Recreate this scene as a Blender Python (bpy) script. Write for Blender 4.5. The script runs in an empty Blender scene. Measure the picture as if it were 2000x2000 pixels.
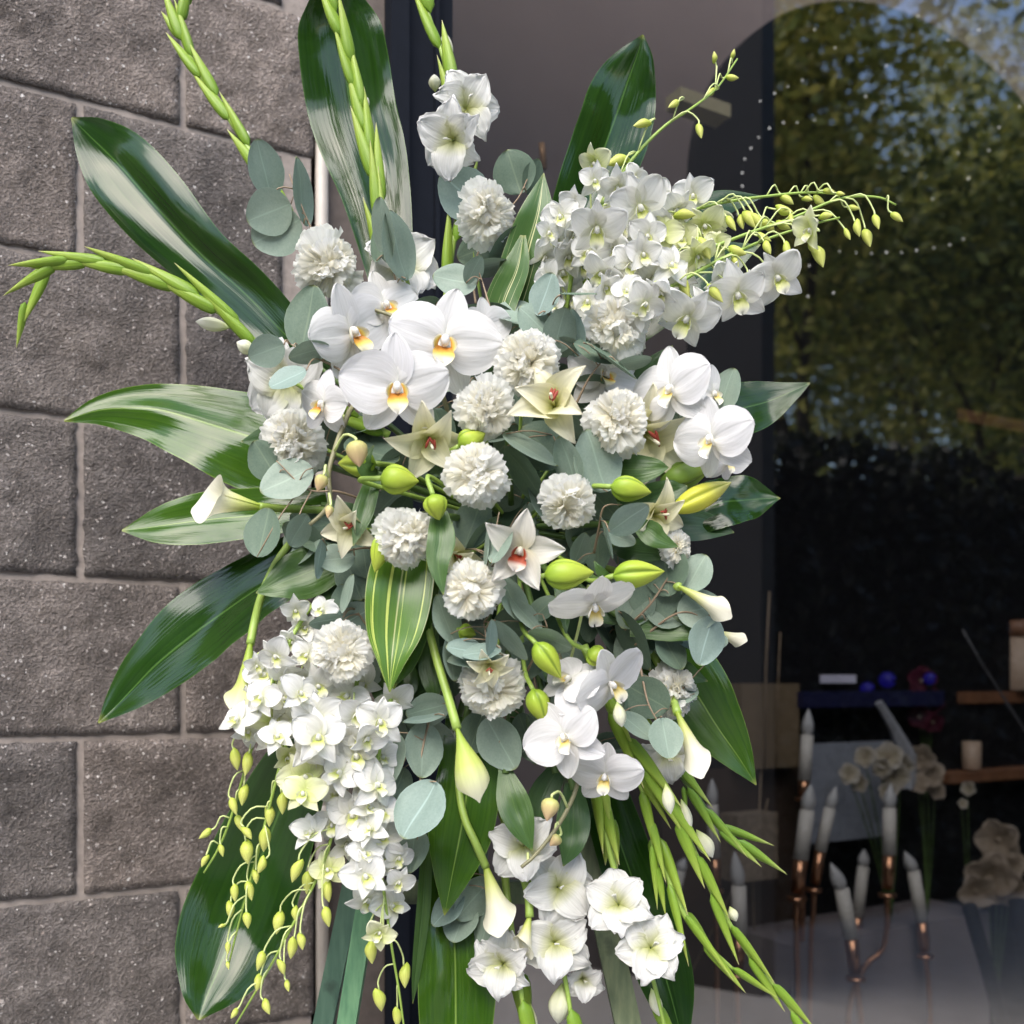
import bpy, math, random
import numpy as np
from mathutils import Vector, Matrix, noise

# ------------------------------------------------------------------ camera, sky, sun, exposure
scene = bpy.context.scene
FPX, HOR, CH = 2000.0, 1330.0, 1.35          # focal length in photo pixels, horizon row, eye height
cam_d = bpy.data.cameras.new('camera')
cam_d.sensor_width = 36.0
cam_d.lens = 36.0
cam_d.shift_y = (HOR - 1000.0) / 2000.0
cam_d.clip_start, cam_d.clip_end = 0.05, 500.0
cam_d.dof.use_dof = True
cam_d.dof.focus_distance = 1.0
cam_d.dof.aperture_fstop = 5.0
cam = bpy.data.objects.new('camera', cam_d)
scene.collection.objects.link(cam)
cam.location = (0, 0, CH)
cam.rotation_euler = (math.pi / 2, 0, 0)
scene.camera = cam

SUN_EL, SUN_AZ = math.radians(47), math.radians(196)     # veiled sun behind the viewer: bright soft light on the shop front
world = bpy.data.worlds.new('World')
scene.world = world
world.use_nodes = True
wn = world.node_tree.nodes
wl = world.node_tree.links
sky = wn.new('ShaderNodeTexSky')
sky.sky_type = 'NISHITA'
sky.sun_disc = False
sky.sun_elevation = SUN_EL
sky.sun_rotation = SUN_AZ
sky.air_density, sky.dust_density, sky.ozone_density = 1.0, 1.6, 1.0
wl.new(sky.outputs[0], wn['Background'].inputs[0])
wn['Background'].inputs[1].default_value = 0.125
sun_d = bpy.data.lights.new('sun', 'SUN')
sun_d.energy = 1.4
sun_d.angle = math.radians(54)
sun_d.color = (1.0, 0.93, 0.845)
sun = bpy.data.objects.new('sun', sun_d)
scene.collection.objects.link(sun)
sdir = Vector((math.sin(SUN_AZ) * math.cos(SUN_EL), math.cos(SUN_AZ) * math.cos(SUN_EL), math.sin(SUN_EL)))
sun.rotation_euler = sdir.to_track_quat('Z', 'Y').to_euler()
scene.view_settings.view_transform = 'Standard'
scene.view_settings.look = 'None'
scene.view_settings.gamma = 1.0
scene.view_settings.use_curve_mapping = False
scene.view_settings.exposure = 1.8
try:
    scene.cycles.use_adaptive_sampling = True
    scene.cycles.adaptive_threshold = 0.025
    scene.cycles.max_bounces = 7
    scene.cycles.diffuse_bounces = 6
    scene.cycles.glossy_bounces = 3
    scene.cycles.transparent_max_bounces = 12
    scene.cycles.caustics_reflective = False
    scene.cycles.caustics_refractive = False
except Exception:
    pass

# ------------------------------------------------------------------ helpers
rnd = random.Random(7)
COL = scene.collection
CAMP = Vector((0, 0, CH))

def P(px, py, d):
    """world point seen at photo pixel (px, py) standing d metres in front of the eye"""
    return Vector(((px - 1000.0) / FPX * d, d, CH + (HOR - py) / FPX * d))

def dep(px, py):
    r2 = ((px - 1000) / 560.0) ** 2 + ((py - 1020) / 640.0) ** 2
    return 0.90 + 0.13 * min(1.25, r2)

def frame_at(p, fx=0.0, fy=0.0, roll=0.0):
    """rotation whose Z looks at the viewer, turned by fx (right) and fy (up)"""
    F = (CAMP - p).normalized()
    R = (Vector((1, 0, 0)) - F * F.x).normalized()
    U = F.cross(R)
    Z = (F + R * fx + U * fy).normalized()
    Y = (U - Z * U.dot(Z)).normalized()
    X = Y.cross(Z)
    m = Matrix((X, Y, Z)).transposed().to_4x4()
    return m @ Matrix.Rotation(math.radians(roll), 4, 'Z')

class MB:
    def __init__(s):
        s.v, s.f, s.u, s.n = [], [], [], 0
    def grid(s, V, closed=False, uv=None):
        nu, nv = V.shape[:2]
        base = s.n
        s.v.append(V.reshape(-1, 3))
        if uv is None:
            a, b = np.meshgrid(np.linspace(0, 1, nu), np.linspace(0, 1, nv), indexing='ij')
            uv = np.stack([b, a], -1)
        s.u.append(uv.reshape(-1, 2))
        for i in range(nu - 1):
            for j in range(nv if closed else nv - 1):
                k = (j + 1) % nv
                s.f.append((base + i * nv + j, base + i * nv + k, base + (i + 1) * nv + k, base + (i + 1) * nv + j))
        s.n += nu * nv
        return s
    def poly(s, pts, faces, uv=None):
        base = s.n
        pts = np.array([tuple(p) for p in pts], float)
        s.v.append(pts)
        s.u.append(np.zeros((len(pts), 2)) if uv is None else np.array(uv, float))
        for f in faces:
            s.f.append(tuple(base + i for i in f))
        s.n += len(pts)
        return s
    def box(s, x0, y0, z0, x1, y1, z1, tf=None):
        pts = [Vector((x, y, z)) for z in (z0, z1) for y in (y0, y1) for x in (x0, x1)]
        if tf:
            pts = [tf(p) for p in pts]
        return s.poly(pts, [(0, 2, 3, 1), (4, 5, 7, 6), (0, 1, 5, 4), (2, 6, 7, 3), (0, 4, 6, 2), (1, 3, 7, 5)],
                      [(0, 0), (1, 0), (0, 1), (1, 1), (0, 0), (1, 0), (0, 1), (1, 1)])
    def tube(s, pts, rad, sides=7, cap=True):
        pts = [Vector(p) for p in pts]
        n = len(pts)
        rad = rad if hasattr(rad, '__len__') else [rad] * n
        V = np.zeros((n, sides, 3))
        N = None
        for i in range(n):
            t = (pts[min(i + 1, n - 1)] - pts[max(i - 1, 0)])
            t = t.normalized() if t.length > 1e-9 else Vector((0, 0, 1))
            if N is None:
                N = t.orthogonal().normalized()
            else:
                N = (N - t * N.dot(t))
                N = N.normalized() if N.length > 1e-6 else t.orthogonal().normalized()
            B = t.cross(N)
            for k in range(sides):
                a = 2 * math.pi * k / sides
                V[i, k] = pts[i] + (N * math.cos(a) + B * math.sin(a)) * rad[i]
        base = s.n
        s.grid(V, closed=True)
        if cap:
            s.f.append(tuple(base + k for k in range(sides))[::-1])
            s.f.append(tuple(base + (n - 1) * sides + k for k in range(sides)))
        return s
    def lathe(s, prof, sides=16, mod=None):
        """prof: (radius, height) along +Y"""
        V = np.zeros((len(prof), sides, 3))
        for i, (r, h) in enumerate(prof):
            for k in range(sides):
                a = 2 * math.pi * k / sides
                rr = r * (mod(a, i / (len(prof) - 1)) if mod else 1.0)
                V[i, k] = (rr * math.cos(a), h, -rr * math.sin(a))
        return s.grid(V, closed=True)
    def mesh(s, name, mats, smooth=True, midx=None):
        me = bpy.data.meshes.new(name)
        v = np.concatenate(s.v)
        me.from_pydata(v.tolist(), [], s.f)
        uvl = me.uv_layers.new(name='UVMap')
        idx = np.zeros(len(me.loops), np.int32)
        me.loops.foreach_get('vertex_index', idx)
        uvl.data.foreach_set('uv', np.concatenate(s.u)[idx].astype(np.float32).ravel())
        if smooth:
            me.polygons.foreach_set('use_smooth', [True] * len(me.polygons))
        for m in (mats if isinstance(mats, (list, tuple)) else [mats]):
            me.materials.append(m)
        if midx is not None:
            me.polygons.foreach_set('material_index', midx)
        me.update()
        return me

def put(name, me, parent=None, M=None):
    o = bpy.data.objects.new(name, me)
    COL.objects.link(o)
    if parent is not None:
        o.parent = parent
    if M is not None:
        o.matrix_local = M
    return o

def tag(o, label=None, cat=None, group=None, kind=None):
    for k, v in (('label', label), ('category', cat), ('group', group), ('kind', kind)):
        if v:
            o[k] = v
    return o

def thing(name, label, cat, loc=(0, 0, 0), group=None):
    o = bpy.data.objects.new(name, None)
    o.empty_display_size = 0.02
    COL.objects.link(o)
    o.location = loc
    return tag(o, label, cat, group)

def rel(pts, o):
    return [Vector(p) - o for p in pts]

def spline(pts, n):
    """Catmull-Rom through tuples, n samples"""
    A = np.array([tuple(p) for p in pts], float)
    A = np.vstack([2 * A[0] - A[1], A, 2 * A[-1] - A[-2]])
    m = len(A) - 3
    out = []
    for t in np.linspace(0, m - 1e-9, n):
        i = int(t)
        f = t - i
        p0, p1, p2, p3 = A[i:i + 4]
        out.append(0.5 * ((2 * p1) + (-p0 + p2) * f + (2 * p0 - 5 * p1 + 4 * p2 - p3) * f * f + (-p0 + 3 * p1 - 3 * p2 + p3) * f ** 3))
    return np.array(out)

# ------------------------------------------------------------------ materials
def newmat(name):
    m = bpy.data.materials.new(name)
    m.use_nodes = True
    nt = m.node_tree
    return m, nt, nt.nodes, nt.links, nt.nodes['Principled BSDF']

def ramp(ns, stops, interp='LINEAR'):
    r = ns.new('ShaderNodeValToRGB')
    r.color_ramp.interpolation = interp
    e = r.color_ramp.elements
    while len(e) < len(stops):
        e.new(0.5)
    for k, (p, c) in enumerate(stops):
        e[k].position = p
        e[k].color = (c[0], c[1], c[2], 1) if hasattr(c, '__len__') else (c, c, c, 1)
    return r

def mixc(ns, ls, fac, a, b, mode='MIX'):
    n = ns.new('ShaderNodeMix')
    n.data_type = 'RGBA'
    n.blend_type = mode
    for sock, val in ((n.inputs[0], fac), (n.inputs[6], a), (n.inputs[7], b)):
        if hasattr(val, 'is_linked'):
            ls.new(val, sock)
        elif hasattr(val, '__len__'):
            sock.default_value = (val[0], val[1], val[2], 1)
        else:
            sock.default_value = val
    return n.outputs[2]

def plain(name, col, rough=0.6, metal=0.0, var=0.12, scale=30.0, bump=0.0, emit=None):
    m, nt, ns, ls, b = newmat(name)
    tc = ns.new('ShaderNodeTexCoord')
    nz = ns.new('ShaderNodeTexNoise')
    nz.inputs['Scale'].default_value = scale
    nz.inputs['Detail'].default_value = 6
    ls.new(tc.outputs['Object'], nz.inputs['Vector'])
    c = mixc(ns, ls, nz.outputs[0], [x * (1 - var * 2) for x in col], [min(1, x * (1 + var * 2)) for x in col])
    ls.new(c, b.inputs['Base Color'])
    b.inputs['Roughness'].default_value = rough
    b.inputs['Metallic'].default_value = metal
    if bump:
        bp = ns.new('ShaderNodeBump')
        bp.inputs['Strength'].default_value = bump
        bp.inputs['Distance'].default_value = 0.003
        ls.new(nz.outputs[0], bp.inputs['Height'])
        ls.new(bp.outputs[0], b.inputs['Normal'])
    if emit:
        b.inputs['Emission Color'].default_value = (*emit[0], 1)
        b.inputs['Emission Strength'].default_value = emit[1]
    return m

def petal_mat(name, stops, rough=0.45, trans=0.3, vein=0.25, vscale=22.0, lines=None):
    """stops: colour along the petal from base (0) to tip (1)"""
    m, nt, ns, ls, b = newmat(name)
    tc = ns.new('ShaderNodeTexCoord')
    sp = ns.new('ShaderNodeSeparateXYZ')
    ls.new(tc.outputs['UV'], sp.inputs[0])
    r = ramp(ns, stops)
    ls.new(sp.outputs[1], r.inputs[0])
    mp = ns.new('ShaderNodeMapping')
    mp.inputs['Scale'].default_value = (vscale, 1.6, 1)
    ls.new(tc.outputs['UV'], mp.inputs[0])
    nz = ns.new('ShaderNodeTexNoise')
    nz.inputs['Scale'].default_value = 1.0
    nz.inputs['Detail'].default_value = 3
    ls.new(mp.outputs[0], nz.inputs['Vector'])
    oi = ns.new('ShaderNodeObjectInfo')
    rr = ramp(ns, [(0, (0.93, 0.93, 0.90)), (1, (1.0, 1.0, 1.0))])
    ls.new(oi.outputs['Random'], rr.inputs[0])
    c = mixc(ns, ls, 1.0, r.outputs[0], rr.outputs[0], 'MULTIPLY')
    vr = ramp(ns, [(0.35, (0.90, 0.90, 0.89)), (0.6, (1.0, 1.0, 1.0))])
    ls.new(nz.outputs[0], vr.inputs[0])
    c = mixc(ns, ls, 1.0, c, vr.outputs[0], 'MULTIPLY')
    if lines:                                   # dark seams between the sepals of a bud
        m1 = ns.new('ShaderNodeMath'); m1.operation = 'MULTIPLY'; m1.inputs[1].default_value = lines[0]
        m2 = ns.new('ShaderNodeMath'); m2.operation = 'FRACT'
        m3 = ns.new('ShaderNodeMath'); m3.operation = 'SUBTRACT'; m3.inputs[1].default_value = 0.5
        m4 = ns.new('ShaderNodeMath'); m4.operation = 'ABSOLUTE'
        ls.new(sp.outputs[0], m1.inputs[0]); ls.new(m1.outputs[0], m2.inputs[0]); ls.new(m2.outputs[0], m3.inputs[0]); ls.new(m3.outputs[0], m4.inputs[0])
        rl = ramp(ns, [(0.0, 0.85), (0.035, 0.5), (0.09, 0.0)]); ls.new(m4.outputs[0], rl.inputs[0])
        c = mixc(ns, ls, rl.outputs[0], c, lines[1])
    ls.new(c, b.inputs['Base Color'])
    b.inputs['Roughness'].default_value = rough
    b.inputs['Specular IOR Level'].default_value = 0.3
    bp = ns.new('ShaderNodeBump')
    bp.inputs['Strength'].default_value = vein
    bp.inputs['Distance'].default_value = 0.0015
    ls.new(nz.outputs[0], bp.inputs['Height'])
    ls.new(bp.outputs[0], b.inputs['Normal'])
    tr = ns.new('ShaderNodeBsdfTranslucent')
    ls.new(c, tr.inputs[0])
    mx = ns.new('ShaderNodeMixShader')
    mx.inputs[0].default_value = trans
    ls.new(b.outputs[0], mx.inputs[1])
    ls.new(tr.outputs[0], mx.inputs[2])
    ls.new(mx.outputs[0], ns['Material Output'].inputs[0])
    return m

def blade_mat(name, dark, light, rough=0.2, rib=(0.12, 0.22, 0.05), stripe=None, trans=0.08, bump=0.35, ribw=0.018, coat=0.0, fine=60.0, tipc=(0.20, 0.22, 0.05), spec=0.5):
    m, nt, ns, ls, b = newmat(name)
    tc = ns.new('ShaderNodeTexCoord')
    sp = ns.new('ShaderNodeSeparateXYZ')
    ls.new(tc.outputs['UV'], sp.inputs[0])
    oi = ns.new('ShaderNodeObjectInfo')
    mp = ns.new('ShaderNodeMapping')
    mp.inputs['Scale'].default_value = (fine, 1.2, 1)
    ls.new(tc.outputs['UV'], mp.inputs[0])
    cb = ns.new('ShaderNodeCombineXYZ')
    ls.new(oi.outputs['Random'], cb.inputs[2])
    ad = ns.new('ShaderNodeVectorMath')
    sc = ns.new('ShaderNodeVectorMath')
    sc.operation = 'SCALE'
    sc.inputs[3].default_value = 37.0
    ls.new(cb.outputs[0], sc.inputs[0])
    ls.new(mp.outputs[0], ad.inputs[0])
    ls.new(sc.outputs[0], ad.inputs[1])
    nz = ns.new('ShaderNodeTexNoise')
    nz.inputs['Scale'].default_value = 1.0
    nz.inputs['Detail'].default_value = 4
    ls.new(ad.outputs[0], nz.inputs['Vector'])
    big = ns.new('ShaderNodeTexNoise')
    big.inputs['Scale'].default_value = 14.0
    big.inputs['Detail'].default_value = 3
    ls.new(tc.outputs['Object'], big.inputs['Vector'])
    r = ramp(ns, [(0.3, dark), (0.72, light)])
    mm = ns.new('ShaderNodeMath')
    mm.operation = 'MULTIPLY_ADD'
    mm.inputs[1].default_value = 0.5
    hm = ns.new('ShaderNodeMath')
    hm.operation = 'MULTIPLY'
    hm.inputs[1].default_value = 0.5
    ls.new(nz.outputs[0], hm.inputs[0])
    ls.new(big.outputs[0], mm.inputs[0])
    ls.new(hm.outputs[0], mm.inputs[2])
    ls.new(mm.outputs[0], r.inputs[0])
    col = r.outputs[0]
    if stripe:
        mp2 = ns.new('ShaderNodeMapping')
        mp2.inputs['Scale'].default_value = (stripe[1], 0.5, 1)
        ls.new(tc.outputs['UV'], mp2.inputs[0])
        n2 = ns.new('ShaderNodeTexNoise')
        n2.inputs['Scale'].default_value = 1.0
        n2.inputs['Detail'].default_value = 2
        ls.new(mp2.outputs[0], n2.inputs['Vector'])
        r2 = ramp(ns, [(stripe[2], 0), (stripe[2] + 0.04, 1)])
        ls.new(n2.outputs[0], r2.inputs[0])
        col = mixc(ns, ls, r2.outputs[0], col, stripe[0])
    # midrib
    ab = ns.new('ShaderNodeMath')
    ab.operation = 'SUBTRACT'
    ab.inputs[1].default_value = 0.5
    ls.new(sp.outputs[0], ab.inputs[0])
    a2 = ns.new('ShaderNodeMath')
    a2.operation = 'ABSOLUTE'
    ls.new(ab.outputs[0], a2.inputs[0])
    r3 = ramp(ns, [(0.0, 0.8), (ribw, 0.0)])
    ls.new(a2.outputs[0], r3.inputs[0])
    col = mixc(ns, ls, r3.outputs[0], col, rib)
    # thin pale margin
    r4 = ramp(ns, [(0.485, 0.0), (0.497, 0.55)])
    ls.new(a2.outputs[0], r4.inputs[0])
    col = mixc(ns, ls, r4.outputs[0], col, rib)
    rt = ramp(ns, [(0.955, 0.0), (0.985, 0.5), (1.0, 0.95)])
    ls.new(sp.outputs[1], rt.inputs[0])
    col = mixc(ns, ls, rt.outputs[0], col, tipc)
    ls.new(col, b.inputs['Base Color'])
    b.inputs['Roughness'].default_value = rough
    b.inputs['Coat Weight'].default_value = coat
    b.inputs['Specular IOR Level'].default_value = spec
    b.inputs['Coat Roughness'].default_value = 0.12
    bp = ns.new('ShaderNodeBump')
    bp.inputs['Strength'].default_value = bump
    bp.inputs['Distance'].default_value = 0.002
    ls.new(nz.outputs[0], bp.inputs['Height'])
    ls.new(bp.outputs[0], b.inputs['Normal'])
    tr = ns.new('ShaderNodeBsdfTranslucent')
    ls.new(col, tr.inputs[0])
    mx = ns.new('ShaderNodeMixShader')
    mx.inputs[0].default_value = trans
    ls.new(b.outputs[0], mx.inputs[1])
    ls.new(tr.outputs[0], mx.inputs[2])
    ls.new(mx.outputs[0], ns['Material Output'].inputs[0])
    return m
# ------------------------------------------------------------------ setting: shop front
AX, AY = -0.635, 1.27                      # a point of the shop front plane
UX, UY = 0.874, 0.486                      # along the front, to the right
WX, WY = -0.486, 0.874                     # into the building
def Q(s, t, z):
    return Vector((AX + UX * s + WX * t, AY + UY * s + WY * t, z))
def qf(p):
    return Q(p.x, p.y, p.z)
def s_of(px):
    k = (px - 1000.0) / FPX
    return (0.635 + k * 1.27) / (0.874 - k * 0.486)
def gd(px):                                # depth of the front plane behind pixel column px
    return AY + UY * s_of(px)

def block_mat():
    m, nt, ns, ls, b = newmat('split_face_block')
    tc = ns.new('ShaderNodeTexCoord')
    oi = ns.new('ShaderNodeObjectInfo')
    ge = ns.new('ShaderNodeNewGeometry')
    n1 = ns.new('ShaderNodeTexNoise'); n1.inputs['Scale'].default_value = 22; n1.inputs['Detail'].default_value = 9; n1.inputs['Roughness'].default_value = 0.7
    n2 = ns.new('ShaderNodeTexNoise'); n2.inputs['Scale'].default_value = 190; n2.inputs['Detail'].default_value = 5; n2.inputs['Roughness'].default_value = 0.7
    v1 = ns.new('ShaderNodeTexVoronoi'); v1.inputs['Scale'].default_value = 210; v1.inputs['Randomness'].default_value = 1.0
    v2 = ns.new('ShaderNodeTexVoronoi'); v2.inputs['Scale'].default_value = 330
    wob = ns.new('ShaderNodeTexNoise'); wob.inputs['Scale'].default_value = 120
    ls.new(ge.outputs['Position'], wob.inputs['Vector'])
    wsc = ns.new('ShaderNodeVectorMath'); wsc.operation = 'MULTIPLY_ADD'; wsc.inputs[1].default_value = (0.010, 0.010, 0.010)
    ls.new(wob.outputs['Color'], wsc.inputs[0]); ls.new(ge.outputs['Position'], wsc.inputs[2])
    for n in (n1, n2, v2):
        ls.new(ge.outputs['Position'], n.inputs['Vector'])
    ls.new(wsc.outputs[0], v1.inputs['Vector'])
    r1 = ramp(ns, [(0.30, (0.052, 0.047, 0.044)), (0.5, (0.152, 0.137, 0.128)), (0.68, (0.345, 0.316, 0.298))])
    mm = ns.new('ShaderNodeMath'); mm.operation = 'MULTIPLY_ADD'; mm.inputs[1].default_value = 0.45
    h = ns.new('ShaderNodeMath'); h.operation = 'MULTIPLY'; h.inputs[1].default_value = 0.55
    ls.new(n2.outputs[0], h.inputs[0]); ls.new(n1.outputs[0], mm.inputs[0]); ls.new(h.outputs[0], mm.inputs[2])
    ls.new(mm.outputs[0], r1.inputs[0])
    tint = ramp(ns, [(0, (0.78, 0.77, 0.77)), (0.5, (1.0, 0.98, 0.96)), (1, (1.2, 1.13, 1.07))])
    ls.new(oi.outputs['Random'], tint.inputs[0])
    c = mixc(ns, ls, 1.0, r1.outputs[0], tint.outputs[0], 'MULTIPLY')
    n3 = ns.new('ShaderNodeTexNoise'); n3.inputs['Scale'].default_value = 4.5; n3.inputs['Detail'].default_value = 5
    ls.new(ge.outputs['Position'], n3.inputs['Vector'])
    st = ramp(ns, [(0.35, (0.74, 0.73, 0.73)), (0.62, (1.1, 1.08, 1.06))]); ls.new(n3.outputs[0], st.inputs[0])
    c = mixc(ns, ls, 1.0, c, st.outputs[0], 'MULTIPLY')
    # pale quartz grains of uneven size: only some cells carry one
    sx = ns.new('ShaderNodeSeparateXYZ'); ls.new(v1.outputs['Color'], sx.inputs[0])
    pick = ramp(ns, [(0.74, 0.0), (0.77, 1.0)]); ls.new(sx.outputs[0], pick.inputs[0])
    rad = ns.new('ShaderNodeMath'); rad.operation = 'MULTIPLY_ADD'; rad.inputs[1].default_value = 0.28; rad.inputs[2].default_value = 0.12
    ls.new(sx.outputs[1], rad.inputs[0])
    lt = ns.new('ShaderNodeMath'); lt.operation = 'LESS_THAN'
    ls.new(v1.outputs['Distance'], lt.inputs[0]); ls.new(rad.outputs[0], lt.inputs[1])
    k = ns.new('ShaderNodeMath'); k.operation = 'MULTIPLY'
    ls.new(lt.outputs[0], k.inputs[0]); ls.new(pick.outputs[0], k.inputs[1])
    grain = ramp(ns, [(0, (0.30, 0.25, 0.22)), (0.6, (0.48, 0.43, 0.40)), (1, (0.66, 0.63, 0.60))]); ls.new(sx.outputs[2], grain.inputs[0])
    c = mixc(ns, ls, k.outputs[0], c, grain.outputs[0])
    ls.new(c, b.inputs['Base Color'])
    b.inputs['Roughness'].default_value = 0.9
    bp = ns.new('ShaderNodeBump'); bp.inputs['Strength'].default_value = 1.0; bp.inputs['Distance'].default_value = 0.012
    bs = ns.new('ShaderNodeMath'); bs.operation = 'ADD'
    ls.new(mm.outputs[0], bs.inputs[0])
    h2 = ns.new('ShaderNodeMath'); h2.operation = 'MULTIPLY'; h2.inputs[1].default_value = 0.25
    ls.new(v2.outputs['Distance'], h2.inputs[0]); ls.new(h2.outputs[0], bs.inputs[1])
    ls.new(bs.outputs[0], bp.inputs['Height']); ls.new(bp.outputs[0], b.inputs['Normal'])
    return m

M_block = block_mat()
M_mortar = plain('mortar', (0.265, 0.229, 0.203), 0.95, var=0.14, scale=90, bump=0.6)
M_upper = plain('upper_wall', (0.16, 0.135, 0.12), 0.9, var=0.15, scale=20, bump=0.4)
M_frame = plain('dark_frame', (0.006, 0.008, 0.013), 0.75, var=0.1, scale=60)
M_frame.node_tree.nodes['Principled BSDF'].inputs['Specular IOR Level'].default_value = 0.12
M_jamb = plain('brown_jamb', (0.105, 0.084, 0.072), 0.85, var=0.2, scale=60, bump=0.5)
M_pipe = plain('pipe_paint', (0.42, 0.38, 0.33), 0.5, var=0.08, scale=40)

# ground: street sheet, pavement, kerb
g = MB(); g.box(-150, -150, -0.3, 150, 150, 0.0)
tag(put('street', g.mesh('street', plain('pale_bounce_road', (0.30, 0.29, 0.275), 0.9, var=0.2, scale=25, bump=0.5), False)), kind='structure')  # road made pale to bounce fill light up at the flowers
g = MB(); g.box(-14, -3.2, 0.004, 16, 0.6, 0.13, qf)
tag(put('pavement', g.mesh('pavement', plain('concrete', (0.34, 0.325, 0.31), 0.9, var=0.1, scale=12, bump=0.3), False)), kind='structure')
g = MB(); g.box(-14, -3.36, 0.004, 16, -3.202, 0.145, qf)
tag(put('kerb', g.mesh('kerb', plain('kerb_stone', (0.38, 0.37, 0.35), 0.9, scale=20), False)), kind='structure')

# block wall
wall = thing('block_wall', 'brown grey split-face concrete block wall behind the flowers on the left', 'wall', Q(-2.0, 0, 0))
W0 = Q(-2.0, 0, 0)
def wmesh(mb, name, mat, smooth=False):
    mb.v = [a - np.array(tuple(W0)) for a in mb.v]
    return mb.mesh(name, mat, smooth)
S_END = s_of(611)
m = MB(); m.box(-4.3, -0.0035, 0.13, S_END - 0.004, 0.2, 3.416, qf)
put('mortar', wmesh(m, 'mortar', M_mortar), wall)
m = MB(); m.box(-9.0, 0.0, 3.42, 9.0, 0.25, 3.9, qf)
tag(put('upper_wall', m.mesh('upper_wall', M_upper, False)), 'plain wall band above the window and block courses', 'wall')
ZJ = [CH + 0.741 + 0.2034 * k for k in range(-9, 8)]
PIT, JW = 0.267, 0.0048
def block_mesh(w, h, seed):
    nx, nz = max(6, int(w / 0.011)), 18
    V = np.zeros((nz + 3, nx + 3, 3))
    xs = [0.0] + list(np.linspace(0, w, nx + 1)) + [w]
    zs = [0.0] + list(np.linspace(0, h, nz + 1)) + [h]
    for i, z in enumerate(zs):
        for j, x in enumerate(xs):
            rim = i in (0, nz + 2) or j in (0, nx + 2)
            q = Vector((x * 9, z * 9, seed * 7.3))
            e = min(x, w - x, z, h - z)
            edge = min(1.0, e / 0.02)
            y = min(-0.0045, -(0.0070 + (0.006 * noise.noise(q) + 0.005 * noise.noise(q * 2.7) + 0.0045 * noise.noise(q * 7) + 0.0035 * noise.noise(q * 16)) * (0.35 + 0.65 * edge)))
            jx = 0.0034 * noise.noise(Vector((z * 70, seed, 3))) if j in (1, nx + 1, 0, nx + 2) else 0
            jz = 0.0034 * noise.noise(Vector((x * 70, seed, 9))) if i in (1, nz + 1, 0, nz + 2) else 0
            p = Vector((x + jx, 0.03 if rim else y, z + jz))
            V[i, j] = (UX * p.x + WX * p.y, UY * p.x + WY * p.y, p.z)
    mb = MB(); mb.grid(V[:, ::1])
    return mb.mesh('block', M_block)
bh = 0.2034 - 2 * JW
full = [block_mesh(PIT - 2 * JW, bh, k) for k in range(9)]
for r in range(len(ZJ) - 1):
    z0 = ZJ[r] + JW
    par = (r - 9) % 2                      # the course just under row 163 has its joint at s .0912
    j0 = 0.0912 if par == 1 else 0.2187
    k = -14
    while True:
        a = j0 + PIT * k
        k += 1
        if a < -2.4:
            continue
        bnd = min(a + PIT, S_END)
        if bnd - a < 0.05:
            break
        me = full[(r * 5 + k * 3 + (r * k) % 4) % 9] if bnd == a + PIT else block_mesh(bnd - a - JW * 1.2, bh, r * 3 + k)
        o = put('block', me, wall)
        o.location = Q(a + JW, 0, z0) - W0
        if bnd < a + PIT:
            break
# jamb, pipe, frame
m = MB(); m.box(S_END + 0.022, 0.012, 0.13, s_of(757), 0.2, 3.415, qf)
tag(put('door_jamb', m.mesh('door_jamb', M_jamb, False)), 'narrow brown masonry strip between the grey pipe and the dark window frame', 'wall')
pr = 0.0095
pb = Q(s_of(628), -0.001, 0.13)
pp = thing('downpipe', 'thin light grey vertical pipe at the edge of the block wall', 'pipe', pb)
m = MB(); m.tube([Vector((0, 0, 0)), Vector((0, 0, 3.27))], pr, 14)
put('pipe', m.mesh('pipe', M_pipe), pp)
for z in (0.5, 1.02, 2.2):
    m = MB(); m.tube([Vector((0, 0, z)), Vector((0, 0, z + 0.022))], pr + 0.003, 14)
    put('pipe_clip', m.mesh('pipe_clip', M_pipe), pp)

fr = thing('window_frame', 'dark navy metal shop window frame beside the block wall', 'window frame', Q(s_of(757), 0, 0.13))
F0 = Q(s_of(757), 0, 0.13)
def fmesh(mb, name, mat):
    mb.v = [a - np.array(tuple(F0)) for a in mb.v]
    return mb.mesh(name, mat, False)
sa, sb = s_of(757), s_of(893)
for nm, (x0, x1, t0, t1) in {'mullion': (sa + 0.001, sa + 0.03, -0.012, 0.1), 'mullion_face': (sa + 0.0305, sb - 0.038, 0.004, 0.1), 'mullion_bead': (sb - 0.0375, sb - 0.031, -0.003, 0.09), 'mullion_stop': (sb - 0.0305, sb, 0.016, 0.1)}.items():
    m = MB(); m.box(x0, t0, 0.13, x1, t1, 3.41, qf)
    put(nm, fmesh(m, nm, M_frame), fr)
SR = 3.3
for nm, (x0, x1, z0, z1) in {'head_rail': (sb + .0005, SR, 3.32, 3.41), 'sill_rail': (sb + .0005, SR, 0.13, 0.30), 'jamb_rail': (SR + .0005, SR + 0.09, 0.13, 3.41)}.items():
    m = MB(); m.box(x0, 0.004, z0, x1, 0.1, z1, qf)
    put(nm, fmesh(m, nm, M_frame), fr)
m = MB(); m.box(SR + 0.092, 0.002, 0.13, 9.0, 0.22, 3.418, qf)
tag(put('side_wall', m.mesh('side_wall', M_upper, False)), 'plain masonry wall at the far side of the shop window', 'wall')

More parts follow.
